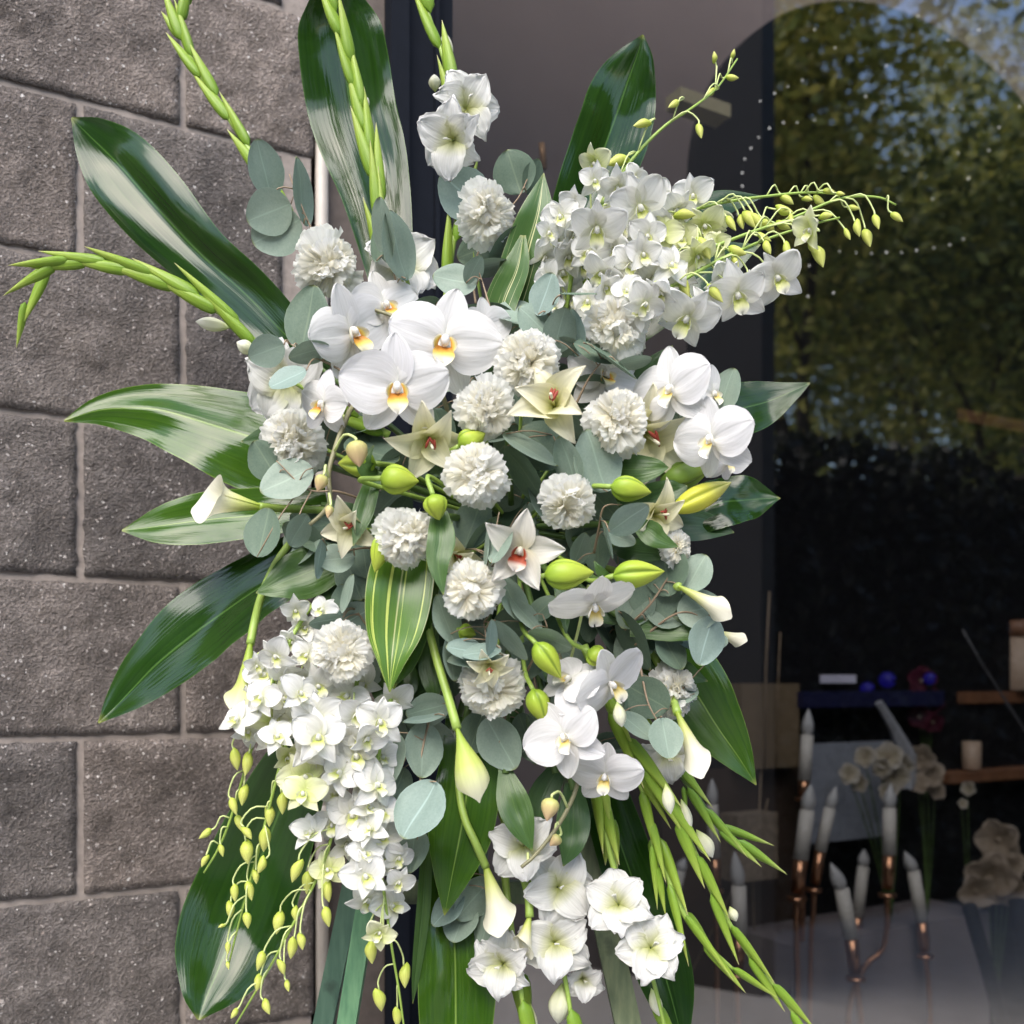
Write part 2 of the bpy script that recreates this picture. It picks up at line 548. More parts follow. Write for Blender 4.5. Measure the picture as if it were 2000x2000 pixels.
# glass pane
gm, nt, ns, ls, b = newmat('window_glass')
ns.remove(b)
fr_n = ns.new('ShaderNodeFresnel'); fr_n.inputs[0].default_value = 2.85
gg = ns.new('ShaderNodeNewGeometry')          # a thin pane mirrors alike from both sides
im = ns.new('ShaderNodeMapRange'); im.inputs[3].default_value = 2.85; im.inputs[4].default_value = 1 / 2.85
ls.new(gg.outputs['Backfacing'], im.inputs[0]); ls.new(im.outputs[0], fr_n.inputs[0])
tr = ns.new('ShaderNodeBsdfTransparent'); tr.inputs[0].default_value = (0.47, 0.48, 0.49, 1)
gl = ns.new('ShaderNodeBsdfGlossy'); gl.inputs['Roughness'].default_value = 0.0
gl.inputs[0].default_value = (1, 1, 1, 1)
mx = ns.new('ShaderNodeMixShader')
ls.new(fr_n.outputs[0], mx.inputs[0]); ls.new(tr.outputs[0], mx.inputs[1]); ls.new(gl.outputs[0], mx.inputs[2])
ls.new(mx.outputs[0], ns['Material Output'].inputs[0])
m = MB(); m.poly([Q(sb - 0.01, 0.05, 0.28), Q(SR + 0.02, 0.05, 0.28), Q(SR + 0.02, 0.05, 3.34), Q(sb - 0.01, 0.05, 3.34)], [(0, 1, 2, 3)])
m.v = [a - np.array(tuple(F0)) for a in m.v]
put('glass_pane', m.mesh('glass_pane', gm, False), fr)

# shop room behind the glass
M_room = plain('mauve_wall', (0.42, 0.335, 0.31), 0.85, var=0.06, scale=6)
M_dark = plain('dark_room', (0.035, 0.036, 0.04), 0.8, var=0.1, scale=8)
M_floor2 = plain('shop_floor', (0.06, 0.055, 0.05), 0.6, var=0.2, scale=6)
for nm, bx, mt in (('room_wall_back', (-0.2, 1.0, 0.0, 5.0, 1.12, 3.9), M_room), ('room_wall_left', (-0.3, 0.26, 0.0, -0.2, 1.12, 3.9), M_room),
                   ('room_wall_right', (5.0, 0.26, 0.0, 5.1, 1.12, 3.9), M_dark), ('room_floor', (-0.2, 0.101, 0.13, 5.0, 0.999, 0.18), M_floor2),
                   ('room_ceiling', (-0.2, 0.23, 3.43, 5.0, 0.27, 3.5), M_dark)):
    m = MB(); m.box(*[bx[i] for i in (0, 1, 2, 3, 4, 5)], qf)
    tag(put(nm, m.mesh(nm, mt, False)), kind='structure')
# roof and back of the building; the roof opening is added to brighten the room
rf = thing('roof', 'flat roof of the shop building with a long opening added to light the room', 'roof', Q(0, 0, 3.905))
for (x0, t0, x1, t1) in ((-9.0, 0.0, 9.0, 0.27), (-9.0, 0.78, 9.0, 7.0), (-9.0, 0.2705, 0.1, 0.7795), (4.2, 0.2705, 9.0, 0.7795)):
    m = MB(); m.box(x0, t0, 3.905, x1, t1, 4.1, qf); m.v = [v - np.array(tuple(rf.location)) for v in m.v]
    put('roof_slab', m.mesh('roof_slab', M_upper, False), rf)
M_shaft = plain('shaft_paint', (0.7, 0.68, 0.66), 0.8, var=0.03, scale=5)
m = MB(); m.box(0.1, 0.271, 3.502, 4.2, 0.285, 4.09, qf); m.v = [v - np.array(tuple(rf.location)) for v in m.v]
put('added_opening_lining', m.mesh('added_opening_lining', M_shaft, False), rf)
m = MB(); m.box(-9.0, 6.8, 0.0, 9.0, 7.0, 3.9, qf)
tag(put('rear_wall', m.mesh('rear_wall', M_upper, False)), 'rear masonry wall of the shop building', 'wall')
# door side column inside
m = MB(); m.box(0.66, 0.62, 0.18, 0.92, 0.78, 3.42, qf)
col_o = tag(put('wall_column', m.mesh('wall_column', plain('column_paint', (0.40, 0.37, 0.35), 0.7, var=0.05, scale=5), False)), 'grey brown upright column inside the shop beside the window frame', 'column')

# unseen houses added across the street to block low sky from leaf reflections
M_opp = plain('pale_fill_stucco', (0.45, 0.42, 0.38), 0.9, var=0.2, scale=4)  # kept pale so the added house fronts give fill light
M_oppg = plain('dark_window', (0.015, 0.017, 0.02), 0.3)
for lb, x0, x1, h in (('pale stucco house added across the street to block low sky, left of the viewer', -19.0, -9.2, 6.0), ('pale stucco house added across the street to block low sky, straight behind the viewer', -9.0, -0.4, 6.6), ('pale stucco house added across the street to block low sky, right of the viewer', -0.2, 8.0, 5.6)):
    hb = thing('sky_block_house', lb, 'house', ((x0 + x1) / 2, -9.5, 0), 'added houses across the street')
    w2 = (x1 - x0) / 2
    mb = MB(); mb.box(-w2, -3, 0.0, w2, 0, h - 0.4); put('wall', mb.mesh('wall', M_opp, False), hb)
    mb = MB(); mb.box(-w2 - 0.09, -3.1, h - 0.398, w2 + 0.09, 0.25, h); put('roof', mb.mesh('roof', M_opp, False), hb)
    mb = MB(); mb.box(-0.5, 0.0, 0, 0.5, 0.05, 2.15); put('door', mb.mesh('door', M_frame, False), hb)
    for zz in (1.0, 3.9):
        for q in (-0.7, -0.4, 0.4, 0.7):
            mb = MB(); mb.box(q * w2 - 0.55, 0.0, zz, q * w2 + 0.55, 0.04, zz + 1.5); wo = put('window', mb.mesh('window', M_oppg, False), hb)
            mb = MB(); mb.box(q * w2 - 0.65, 0.002, zz - 0.1, q * w2 + 0.65, 0.12, zz - 0.002); put('sill', mb.mesh('sill', M_mortar, False), wo)

# dark panel added right of the viewer to darken the left part of the reflection
m = MB(); m.box(2.44, -0.62, 0.13, 2.60, 1.30, 6.5)
m2 = MB()
m.v = m.v
tag(put('reflection_blocker', m.mesh('reflection_blocker', plain('charcoal_panel', (0.022, 0.022, 0.024), 0.8, var=0.1, scale=5), False)), 'dark charcoal panel added right of the viewer to keep the glass reflection dark', 'wall')

# ------------------------------------------------------------------ plant materials
WHITE = (0.80, 0.80, 0.80)
MP_phal = petal_mat('phalaenopsis_petal', [(0.0, (0.80, 0.80, 0.74)), (0.18, (0.80, 0.795, 0.80)), (1, (0.82, 0.815, 0.82))], 0.5, 0.28, 0.35, 18)
MP_lip = petal_mat('orchid_lip', [(0.0, (0.62, 0.22, 0.04)), (0.2, (0.70, 0.34, 0.06)), (0.38, (0.80, 0.62, 0.14)), (0.55, (0.82, 0.77, 0.5)), (1, (0.82, 0.81, 0.80))], 0.45, 0.2, 0.2)
MP_col = petal_mat('orchid_column', [(0, (0.8, 0.78, 0.74)), (1, (0.82, 0.82, 0.82))], 0.4, 0.2, 0.0)
MP_den = petal_mat('dendrobium_petal', [(0.0, (0.72, 0.75, 0.46)), (0.2, (0.82, 0.82, 0.74)), (0.6, (0.84, 0.84, 0.82)), (1, (0.84, 0.845, 0.83))], 0.5, 0.35, 0.15, 14)
MP_den2 = petal_mat('dendrobium_petal_green', [(0.0, (0.60, 0.68, 0.20)), (0.5, (0.76, 0.79, 0.45)), (1, (0.79, 0.80, 0.60))], 0.5, 0.35, 0.15, 14)
MP_denlip = petal_mat('dendrobium_lip', [(0.0, (0.55, 0.64, 0.12)), (0.35, (0.74, 0.76, 0.38)), (0.7, (0.81, 0.81, 0.70)), (1, (0.82, 0.82, 0.76))], 0.5, 0.3, 0.2)
MP_carw = petal_mat('carnation_outer', [(0.0, (0.88, 0.88, 0.76)), (0.5, (0.93, 0.93, 0.89)), (1, (0.95, 0.95, 0.93))], 0.6, 0.6, 0.1, 20)
MP_carc = petal_mat('carnation_inner', [(0.0, (0.92, 0.86, 0.66)), (0.6, (0.95, 0.92, 0.79)), (1, (0.96, 0.94, 0.86))], 0.6, 0.6, 0.1, 20)
MP_glad = petal_mat('gladiolus_petal', [(0.0, (0.50, 0.54, 0.14)), (0.25, (0.72, 0.73, 0.48)), (0.5, (0.81, 0.81, 0.77)), (1, (0.82, 0.82, 0.82))], 0.5, 0.38, 0.7, 22)
MP_lily = petal_mat('lily_petal', [(0.0, (0.62, 0.64, 0.16)), (0.35, (0.76, 0.74, 0.46)), (1, (0.80, 0.77, 0.62))], 0.45, 0.3, 0.25, 12)
MP_cym = petal_mat('cymbidium_petal', [(0.0, (0.66, 0.62, 0.42)), (0.4, (0.76, 0.73, 0.64)), (1, (0.80, 0.78, 0.74))], 0.45, 0.3, 0.2, 14)
MP_cymlip = petal_mat('cymbidium_lip', [(0.0, (0.26, 0.03, 0.012)), (0.35, (0.36, 0.06, 0.02)), (0.6, (0.72, 0.60, 0.50)), (1, (0.80, 0.76, 0.72))], 0.4, 0.2, 0.2)
MP_calla = petal_mat('calla_spathe', [(0.0, (0.38, 0.52, 0.05)), (0.28, (0.66, 0.70, 0.26)), (0.55, (0.80, 0.78, 0.60)), (1, (0.81, 0.79, 0.68))], 0.4, 0.3, 0.15, 20)
MP_calla2 = petal_mat('calla_spathe_green', [(0.0, (0.34, 0.50, 0.05)), (0.5, (0.58, 0.66, 0.18)), (0.8, (0.78, 0.78, 0.52)), (1, (0.80, 0.79, 0.66))], 0.4, 0.3, 0.15, 20)
M_bud = petal_mat('dendrobium_bud', [(0, (0.46, 0.58, 0.07)), (0.55, (0.62, 0.66, 0.16)), (1, (0.66, 0.68, 0.22))], 0.42, 0.22, 0.1)
M_lbud = petal_mat('lily_bud', [(0, (0.26, 0.42, 0.04)), (0.5, (0.42, 0.54, 0.06)), (1, (0.48, 0.56, 0.08))], 0.38, 0.15, 0.3, 9, (3, (0.13, 0.22, 0.025)))
M_lbudd = petal_mat('lily_bud_deep_green', [(0, (0.14, 0.26, 0.04)), (0.6, (0.24, 0.36, 0.06)), (1, (0.36, 0.44, 0.08))], 0.4, 0.15, 0.3, 9, (3, (0.08, 0.14, 0.02)))
M_lbudy = petal_mat('lily_bud_yellow', [(0, (0.55, 0.60, 0.05)), (0.6, (0.74, 0.72, 0.10)), (1, (0.76, 0.74, 0.30))], 0.38, 0.2, 0.2, 9, (3, (0.36, 0.42, 0.04)))
M_obud = petal_mat('orchid_bud', [(0, (0.44, 0.50, 0.14)), (0.5, (0.62, 0.50, 0.24)), (1, (0.62, 0.42, 0.26))], 0.45, 0.15, 0.3, 10)
M_bract = petal_mat('gladiolus_bract', [(0, (0.17, 0.31, 0.03)), (0.5, (0.27, 0.41, 0.05)), (0.9, (0.40, 0.50, 0.10)), (1, (0.55, 0.50, 0.28))], 0.38, 0.2, 0.4, 16)
M_bractd = petal_mat('gladiolus_bract_deep', [(0, (0.12, 0.24, 0.03)), (0.6, (0.22, 0.36, 0.05)), (1, (0.42, 0.46, 0.16))], 0.38, 0.2, 0.4, 16)
M_wbud = petal_mat('gladiolus_bud_white', [(0, (0.45, 0.56, 0.14)), (0.3, (0.74, 0.76, 0.50)), (1, (0.81, 0.81, 0.74))], 0.5, 0.3, 0.45, 14)
M_stem = plain('green_stem', (0.26, 0.38, 0.07), 0.45, var=0.15, scale=40)
M_stemd = plain('dark_green_stem', (0.085, 0.15, 0.035), 0.5, var=0.15, scale=40)
M_stemp = plain('pale_stem', (0.52, 0.60, 0.24), 0.5, var=0.1, scale=40)
M_twig = plain('brown_twig', (0.27, 0.20, 0.13), 0.6, var=0.15, scale=60)
M_otwig = plain('orchid_twig', (0.20, 0.19, 0.10), 0.5, var=0.2, scale=60)
M_anther = plain('red_anther', (0.26, 0.035, 0.018), 0.6, var=0.2, scale=200)
ML_gloss = blade_mat('glossy_leaf', (0.008, 0.029, 0.004), (0.021, 0.060, 0.007), 0.10, (0.08, 0.17, 0.035), coat=0.0, bump=0.17, fine=30, spec=0.42)
ML_gloss2 = blade_mat('glossy_leaf_bright', (0.020, 0.062, 0.005), (0.050, 0.112, 0.009), 0.12, (0.20, 0.31, 0.06), coat=0.0, bump=0.17, fine=30, spec=0.42)
ML_var = blade_mat('variegated_leaf', (0.035, 0.095, 0.02), (0.075, 0.15, 0.03), 0.32, (0.5, 0.52, 0.26), stripe=((0.58, 0.58, 0.30), 15.0, 0.60), bump=0.2)
ML_var2 = blade_mat('variegated_leaf_lime', (0.05, 0.125, 0.014), (0.10, 0.20, 0.02), 0.28, (0.54, 0.54, 0.26), stripe=((0.50, 0.58, 0.13), 13.0, 0.57), bump=0.2)
ML_lily = blade_mat('lily_leaf', (0.034, 0.088, 0.017), (0.07, 0.14, 0.026), 0.36, (0.11, 0.20, 0.05), trans=0.15, bump=0.3, fine=14)
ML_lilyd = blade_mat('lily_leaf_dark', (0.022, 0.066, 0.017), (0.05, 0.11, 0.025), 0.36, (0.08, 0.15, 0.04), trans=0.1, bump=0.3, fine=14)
def euc_mat(name, a, b_, rib):
    return blade_mat(name, a, b_, 0.55, rib, trans=0.12, bump=0.06, ribw=0.03, fine=5)
ME1 = euc_mat('eucalyptus_leaf', (0.185, 0.255, 0.20), (0.265, 0.335, 0.265), (0.30, 0.40, 0.31))
ME2 = euc_mat('eucalyptus_leaf_blue', (0.175, 0.25, 0.215), (0.25, 0.33, 0.285), (0.36, 0.48, 0.44))
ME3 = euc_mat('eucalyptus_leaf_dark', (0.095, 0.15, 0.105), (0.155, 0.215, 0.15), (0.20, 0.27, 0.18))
ME = [ME1, ME2, ME3]

# ------------------------------------------------------------------ petals, shared meshes
def petal(L, W, p1=0.75, p2=0.6, bend=0.0, cup=0.0, ruf=0.0, rfreq=3.0, crease=0.0, point=0.0, nu=9, nv=9, seed=0, teeth=0.0, base=0.0, bpow=2.0, frill=0.0):
    """length along +Y, width along X, front +Z"""
    V = np.zeros((nu, nv, 3))
    uv = np.zeros((nu, nv, 2))
    for i in range(nu):
        u = i / (nu - 1)
        uu = 0.5 - 0.5 * math.cos(math.pi * u) if teeth == 0 else u
        w = W * max(0.0, math.sin(math.pi * min(1, uu) ** p1)) ** p2
        if point:
            w *= (1 - point * uu ** 3)
        w = max(w, W * base * (1 - uu))
        if teeth:
            w = W * (0.10 + 0.90 * uu ** 1.3)
        for j in range(nv):
            v = -1 + 2 * j / (nv - 1)
            y = L * uu
            if teeth:
                y = L * (uu - 0.22 * uu * v * v) + teeth * L * uu ** 4 * (0.9 * noise.noise(Vector((v * 17, seed * 3.1, 0))) + (0.5 if j % 2 else -0.5) * noise.noise(Vector((v * 5, seed, 7))))
            x = w * v
            z = cup * W * v * v * math.sin(math.pi * min(1, uu * 0.9 + 0.05)) - crease * W * math.exp(-(v / 0.18) ** 2) * (1 - uu)
            z += ruf * L * (uu ** 1.6) * (math.sin(rfreq * v * math.pi + seed * 1.7) * abs(v) ** 0.7 + 0.6 * noise.noise(Vector((v * 2.3, uu * 2.2, seed * 5.5))))
            if frill:
                ed = max(abs(v) ** 3, uu ** 4) * uu ** 0.5
                z += frill * L * ed * noise.noise(Vector((x / L * 11, y / L * 9, seed * 3.3))) * 1.6
                y += frill * L * 0.5 * ed * noise.noise(Vector((x / L * 14, seed * 1.3, 4)))
            # bend along the length
            a = bend * uu ** (bpow - 1)
            y2, z2 = y * math.cos(a * 0.5), z + y * math.sin(a * 0.5)
            V[i, j] = (x, y2, z2)
            uv[i, j] = (v * 0.5 + 0.5, uu)
    mb = MB(); mb.grid(V[:, ::-1], uv=uv[:, ::-1])
    return mb

def place(phi, elev, off=0.0, sc=1.0, spin=0.0):
    """petal at angle phi round the facing axis, lifted elev degrees to the viewer"""
    return (Matrix.Rotation(math.radians(phi - 90), 4, 'Z') @ Matrix.Translation((0, 0, off)) @ Matrix.Rotation(math.radians(elev), 4, 'X')
            @ Matrix.Rotation(math.radians(spin), 4, 'Y') @ Matrix.Scale(sc, 4))

PM = {}
for k in range(3):
    PM['phal_p', k] = petal(0.53, 0.285, 0.80, 0.52, bend=(-0.34, -0.2, -0.5)[k], cup=(-0.12, 0.06, -0.22)[k], ruf=0.05, rfreq=1.2, crease=0.10, frill=0.03, nu=14, nv=15, seed=k + 1).mesh('phal_petal', MP_phal)
    PM['phal_s', k] = petal(0.50, 0.165, 0.85, 0.58, bend=-0.15, cup=0.10, ruf=0.02, crease=0.05, nu=11, nv=9, seed=k + 11).mesh('phal_sepal', MP_phal)
    for t, mt in ((0, MP_den), (1, MP_den2)):
        PM['den_p', k, t] = petal(0.50, 0.255, 0.88, 0.55, bend=-0.6, cup=0.2, ruf=0.08, crease=0.05, nu=9, nv=9, seed=k + 21).mesh('dendrobium_petal', mt)
        PM['den_s', k, t] = petal(0.50, 0.165, 0.78, 0.64, bend=-0.7, cup=0.22, ruf=0.07, point=0.4, nu=9, nv=7, seed=k + 31).mesh('dendrobium_sepal', mt)
    PM['glad', k] = petal(0.56, 0.27, 0.98, 0.52, bend=-1.05, cup=0.25, ruf=0.05, rfreq=2.2, frill=0.11, crease=0.1, nu=15, nv=21, seed=k + 41, base=0.35, bpow=2.4).mesh('gladiolus_petal', MP_glad)
    PM['lily', k] = petal(0.60, 0.20, 0.82, 0.60, bend=-0.95, cup=0.5, ruf=0.05, rfreq=1.5, crease=0.15, point=0.4, nu=12, nv=9, seed=k + 51, base=0.4, bpow=2.5).mesh('lily_petal', MP_lily)
    PM['cym', k] = petal(0.56, 0.18, 0.8, 0.62, bend=-0.25, cup=0.25, ruf=0.075, rfreq=1.6, point=0.45, nu=12, nv=11, seed=k + 61).mesh('cymbidium_petal', MP_cym)
for k in range(6):
    PM['carw', k] = petal(1.0, 0.54, bend=-0.75, ruf=0.085, rfreq=2.4 + 0.35 * k, teeth=0.12, nu=10, nv=21, seed=k * 2.3 + 1).mesh('carnation_petal', MP_carw)
    PM['carc', k] = petal(1.0, 0.60, bend=-1.0, ruf=0.165, rfreq=2.2 + 0.35 * k, teeth=0.13, nu=10, nv=21, seed=k * 3.1 + 7).mesh('carnation_inner_petal', MP_carc)

def sphere_grid(c, r, nu=9, nv=12):
    V = np.zeros((nu, nv, 3))
    for i in range(nu):
        a = math.pi * i / (nu - 1)
        for j in range(nv):
            b_ = 2 * math.pi * j / nv
            V[i, j] = (c[0] + r[0] * math.sin(a) * math.cos(b_), c[1] + r[1] * math.cos(a), c[2] + r[2] * math.sin(a) * math.sin(b_))
    return V[:, ::-1]

def lip_mesh(name, W, mats, wide=1.0):
    """three lobed lip with column, facing +Z, hanging to -Y"""
    mb = MB()
    # mid lobe: scoop going down and forward
    nu, nv = 9, 7
    V = np.zeros((nu, nv, 3)); uv = np.zeros((nu, nv, 2))
    for i in range(nu):
        u = i / (nu - 1)
        w = 0.085 * W * wide * (0.5 + 0.8 * math.sin(math.pi * min(1, u * 0.85 + 0.1)) - 0.5 * u * u)
        for j in range(nv):
            v = -1 + 2 * j / (nv - 1)
            V[i, j] = (w * v, -W * (0.05 + 0.20 * u), W * (0.05 + 0.13 * math.sin(u * 2.2)) + 0.05 * W * v * v)
            uv[i, j] = (v / 2 + .5, u)
    mb.grid(V, uv=uv)
    n0 = len(mb.f)
    for sgn in (-1, 1):                                  # side lobes curling up round the column
        V = np.zeros((7, 6, 3)); uv = np.zeros((7, 6, 2))
        for i in range(7):
            u = i / 6
            for j in range(6):
                v = j / 5
                a = 0.4 + v * 1.5
                r = W * 0.10 * math.sin(math.pi * (0.15 + 0.8 * u)) ** 0.7
                V[i, j] = (sgn * (0.025 * W + r * math.sin(a) * 0.9), -W * (0.12 - 0.16 * u) + 0.02 * W * v, W * 0.04 + r * (1.35 - math.cos(a)) * 0.9)
                uv[i, j] = (v, 0.15 + 0.85 * v)
        mb.grid(V if sgn > 0 else V[:, ::-1], uv=uv if sgn > 0 else uv[:, ::-1])
    n1 = len(mb.f)
    mb.grid(sphere_grid((0, 0.005 * W, 0.06 * W), (0.045 * W, 0.06 * W, 0.075 * W)))
    idx = [0] * n1 + [1] * (len(mb.f) - n1)
    return mb.mesh(name, mats, True, idx)
LIP = lip_mesh('orchid_lip', 0.95, [MP_lip, MP_col])
MP_lip2 = petal_mat('orchid_lip_pale', [(0.0, (0.70, 0.50, 0.10)), (0.25, (0.80, 0.68, 0.28)), (0.5, (0.82, 0.79, 0.62)), (1, (0.82, 0.81, 0.80))], 0.45, 0.2, 0.2)
LIP2 = lip_mesh('orchid_lip_pale', 0.85, [MP_lip2, MP_col])
DLIP = lip_mesh('dendrobium_lip', 1.0, [MP_denlip, MP_den], 1.1)
CLIP = lip_mesh('cymbidium_lip', 0.95, [MP_cymlip, MP_cym], 1.2)

def glad_core(full=True):
    mb = MB()
    V = np.zeros((6, 12, 3))
    for i in range(6):
        u = i / 5
        for j in range(12):
            a = 2 * math.pi * j / 12
            r = 0.03 + 0.03 * u
            V[i, j] = (r * math.cos(a), r * math.sin(a), -0.28 + 0.16 * u)
    mb.grid(V, closed=True, uv=None)
    for a in (70, 95, 118):
        x, y = math.cos(math.radians(a)), math.sin(math.radians(a))
        mb.tube([(0, 0, -0.1), (x * 0.04, y * 0.04, 0.12), (x * 0.06, y * 0.06, 0.24)], [0.012, 0.010, 0.016], 5)
    return mb.mesh('gladiolus_throat', M_wbud)
GCORE = glad_core()

def flower_parts(kind, o, tint=0, r=None, open_=1.0):
    """petals as children of the flower's own mesh o (unit width flower)"""
    r = r or rnd
    if kind in ('phal', 'phal2'):
        for ph, el in ((12 + r.uniform(-6, 6), 6), (168 + r.uniform(-6, 6), 6)):
            put('petal', PM['phal_p', r.randrange(3)], o, place(ph, el + r.uniform(-6, 10), 0.012, r.uniform(0.96, 1.05)))
        for ph, el in ((90 + r.uniform(-5, 5), 2), (-52 + r.uniform(-8, 8), -8), (-128 + r.uniform(-8, 8), -8)):
            put('sepal', PM['phal_s', r.randrange(3)], o, place(ph, el + r.uniform(-6, 6), -0.012, r.uniform(0.95, 1.05)))
    elif kind == 'den':
        e = (1 - open_) * 60
        for ph in (28, 152):
            put('petal', PM['den_p', r.randrange(3), tint], o, place(ph + r.uniform(-12, 12), 14 + e + r.uniform(-14, 14), 0.01, r.uniform(0.9, 1.1)))
        for ph in (90, -48, -132):
            put('sepal', PM['den_s', r.randrange(3), tint], o, place(ph + r.uniform(-10, 10), 12 + e + r.uniform(-14, 14), -0.008, r.uniform(0.9, 1.1)))
    elif kind == 'glad':
        e = 44 + (1 - open_) * 38
        for i in range(6):
            put('petal', PM['glad', r.randrange(3)], o, place(30 + 60 * i + r.uniform(-9, 9), e + r.uniform(-9, 9) - (8 if i % 2 else 0), -0.14 - 0.02 * (i % 2), r.uniform(0.92, 1.08), r.uniform(-10, 10)))
    elif kind == 'lily':
        e = 46 + (1 - open_) * 36
        for i in range(6):
            put('petal', PM['lily', r.randrange(3)], o, place(30 + 60 * i + r.uniform(-18, 18), e + r.uniform(-26, 24), -0.05 - 0.02 * (i % 2), r.uniform(0.82, 1.12), r.uniform(-14, 14)))
    elif kind == 'cym':
        for ph in (90, 18, 162, -52, -128):
            put('petal', PM['cym', r.randrange(3)], o, place(ph + r.uniform(-9, 9), 16 + r.uniform(-12, 12), -0.01, r.uniform(0.92, 1.08), r.uniform(-12, 12)))

def lily_core():
    mb = MB()
    V = np.zeros((6, 12, 3))
    for i in range(6):
        u = i / 5
        for j in range(12):
            a = 2 * math.pi * j / 12
            V[i, j] = ((0.03 + 0.05 * u) * math.cos(a), (0.03 + 0.05 * u) * math.sin(a), -0.25 + 0.27 * u)
    mb.grid(V, closed=True)
    mb.tube([(0, 0, -0.1), (0.01, 0, 0.36)], [0.014, 0.02], 6)
    return mb.mesh('lily_throat', MP_lily)
LCORE = lily_core()
def anther_mesh():
    mb = MB(); mb.grid(sphere_grid((0, 0, 0), (0.075, 0.02, 0.022), 7, 8))
    return mb.mesh('anther', M_anther)
ANTH = anther_mesh()
CORES = {'phal': LIP, 'den': DLIP, 'glad': GCORE, 'lily': LCORE, 'cym': CLIP, 'phal2': LIP2}

def flower(kind, root, px, py, size, d=None, fx=0.0, fy=0.0, roll=0.0, tint=0, open_=1.0, name='blossom'):
    d = dep(px, py) if d is None else d
    p = P(px, py, d)
    s = size / FPX * d
    M = Matrix.Translation(p - root.location) @ frame_at(p, fx, fy, roll) @ Matrix.Scale(s, 4)
    o = put(name, CORES[kind], root, M)
    flower_parts(kind, o, tint, None, open_)
    if kind == 'lily':
        for i in range(3):
            a = math.radians(50 * i + rnd.uniform(-25, 25))
            put('anther', ANTH, o, Matrix.Translation((0.05 * math.cos(a), 0.05 * math.sin(a), 0.22)) @ Matrix.Rotation(rnd.uniform(0, 3), 4, 'Z'))
    return p

def stem_back(root, pts, rad, mat, name='stem', sides=6, n=14):
    A = spline([tuple(p) for p in pts], n)
    mb = MB()
    n_ = len(A)
    rr = [rad * (1 - 0.25 * i / n_) for i in range(n_)] if not hasattr(rad, '__len__') else [rad[0] + (rad[1] - rad[0]) * i / (n_ - 1) for i in range(n_)]
    mb.tube([Vector(a) - root.location for a in A], rr, sides)
    return put(name, mb.mesh(name, mat), root)

FOAM = P(1000, 1030, 1.05)
def to_foam(p, root, rad=0.0022, mat=None, back=0.05):
    tgt = FOAM + (p - FOAM) * 0.28
    tgt.y = max(tgt.y, 1.02)
    mid = p.lerp(tgt, 0.45)
    mid.y += back * 0.6
    b0 = p + Vector((0, 0.012, 0))
    stem_back(root, [b0, mid, tgt], rad, mat or M_stem)

# ------------------------------------------------------------------ buds
def bud_prof(fat=0.5, n=12, tip=1.0):
    return [(0.5 * max(0.02, math.sin(math.pi * (i / (n - 1)) ** fat) ** 0.8), i / (n - 1)) for i in range(n)]
def spindle_mesh(name, mat, fat=0.75, groove=0.0, ng=3, sides=18, n=13, hook=0.0):
    mb = MB()
    pr_ = []
    for i in range(n):
        u = i / (n - 1)
        pr_.append((0.5 * max(0.015, math.sin(math.pi * u ** fat)) ** 0.85, u))
    mb.lathe(pr_, sides, (lambda a, u: 1 - groove * math.exp(-((a * ng / math.pi) % 2 - 1) ** 2 / 0.03) * math.sin(math.pi * u) ** 0.5) if groove else None)
    if hook:
        V = mb.v[0]
        y = V[:, 1]
        V[:, 0] += hook * np.maximum(0, (0.45 - y)) ** 1.3 * 2.0      # chin of the bud pushed sideways
        V[:, 0] += -0.35 * hook * np.maximum(0, y - 0.55) ** 1.5
    return mb.mesh(name, mat)
BM = {
    'lily': spindle_mesh('lily_bud', M_lbud, 0.72, 0.30, 3, 36),
    'lilyd': spindle_mesh('lily_bud_deep', M_lbudd, 0.75, 0.28, 3, 36),
    'lilyy': spindle_mesh('lily_bud_long', M_lbudy, 0.9, 0.28, 3, 36),
    'orchid': spindle_mesh('orchid_bud', M_obud, 0.62, 0.08, 3),
    'den': spindle_mesh('dendrobium_bud', M_bud, 0.8, 0.05, 3, 10, 9, 0.55),
    'den2': spindle_mesh('dendrobium_bud_plain', M_bud, 0.7, 0.05, 3, 10, 9, 0.2),
    'bract': spindle_mesh('gladiolus_bract', M_bract, 0.48, 0.10, 2, 12, 12, 0.1),
    'bractd': spindle_mesh('gladiolus_bract_deep', M_bractd, 0.48, 0.10, 2, 12, 12, 0.1),
    'wbud': spindle_mesh('gladiolus_bud', M_wbud, 1.15, 0.22, 4, 16, 11),
}
def spindle(kind, root, a, b_, w, name='bud', flat=1.0, spin=None):
    """bud from world point a to b_, w metres wide"""
    ax = b_ - a
    L = ax.length
    Y = ax.normalized()
    F = (CAMP - a).normalized()
    Z = (F - Y * F.dot(Y)).normalized()
    X = Y.cross(Z)
    R = Matrix((X, Y, Z)).transposed().to_4x4()
    R = R @ Matrix.Rotation(math.radians(spin if spin is not None else rnd.uniform(-50, 50)), 4, 'Y')
    S = Matrix.Diagonal((w, L, w * flat, 1))
    return put(name, BM[kind], root, Matrix.Translation(a - root.location) @ R @ S)

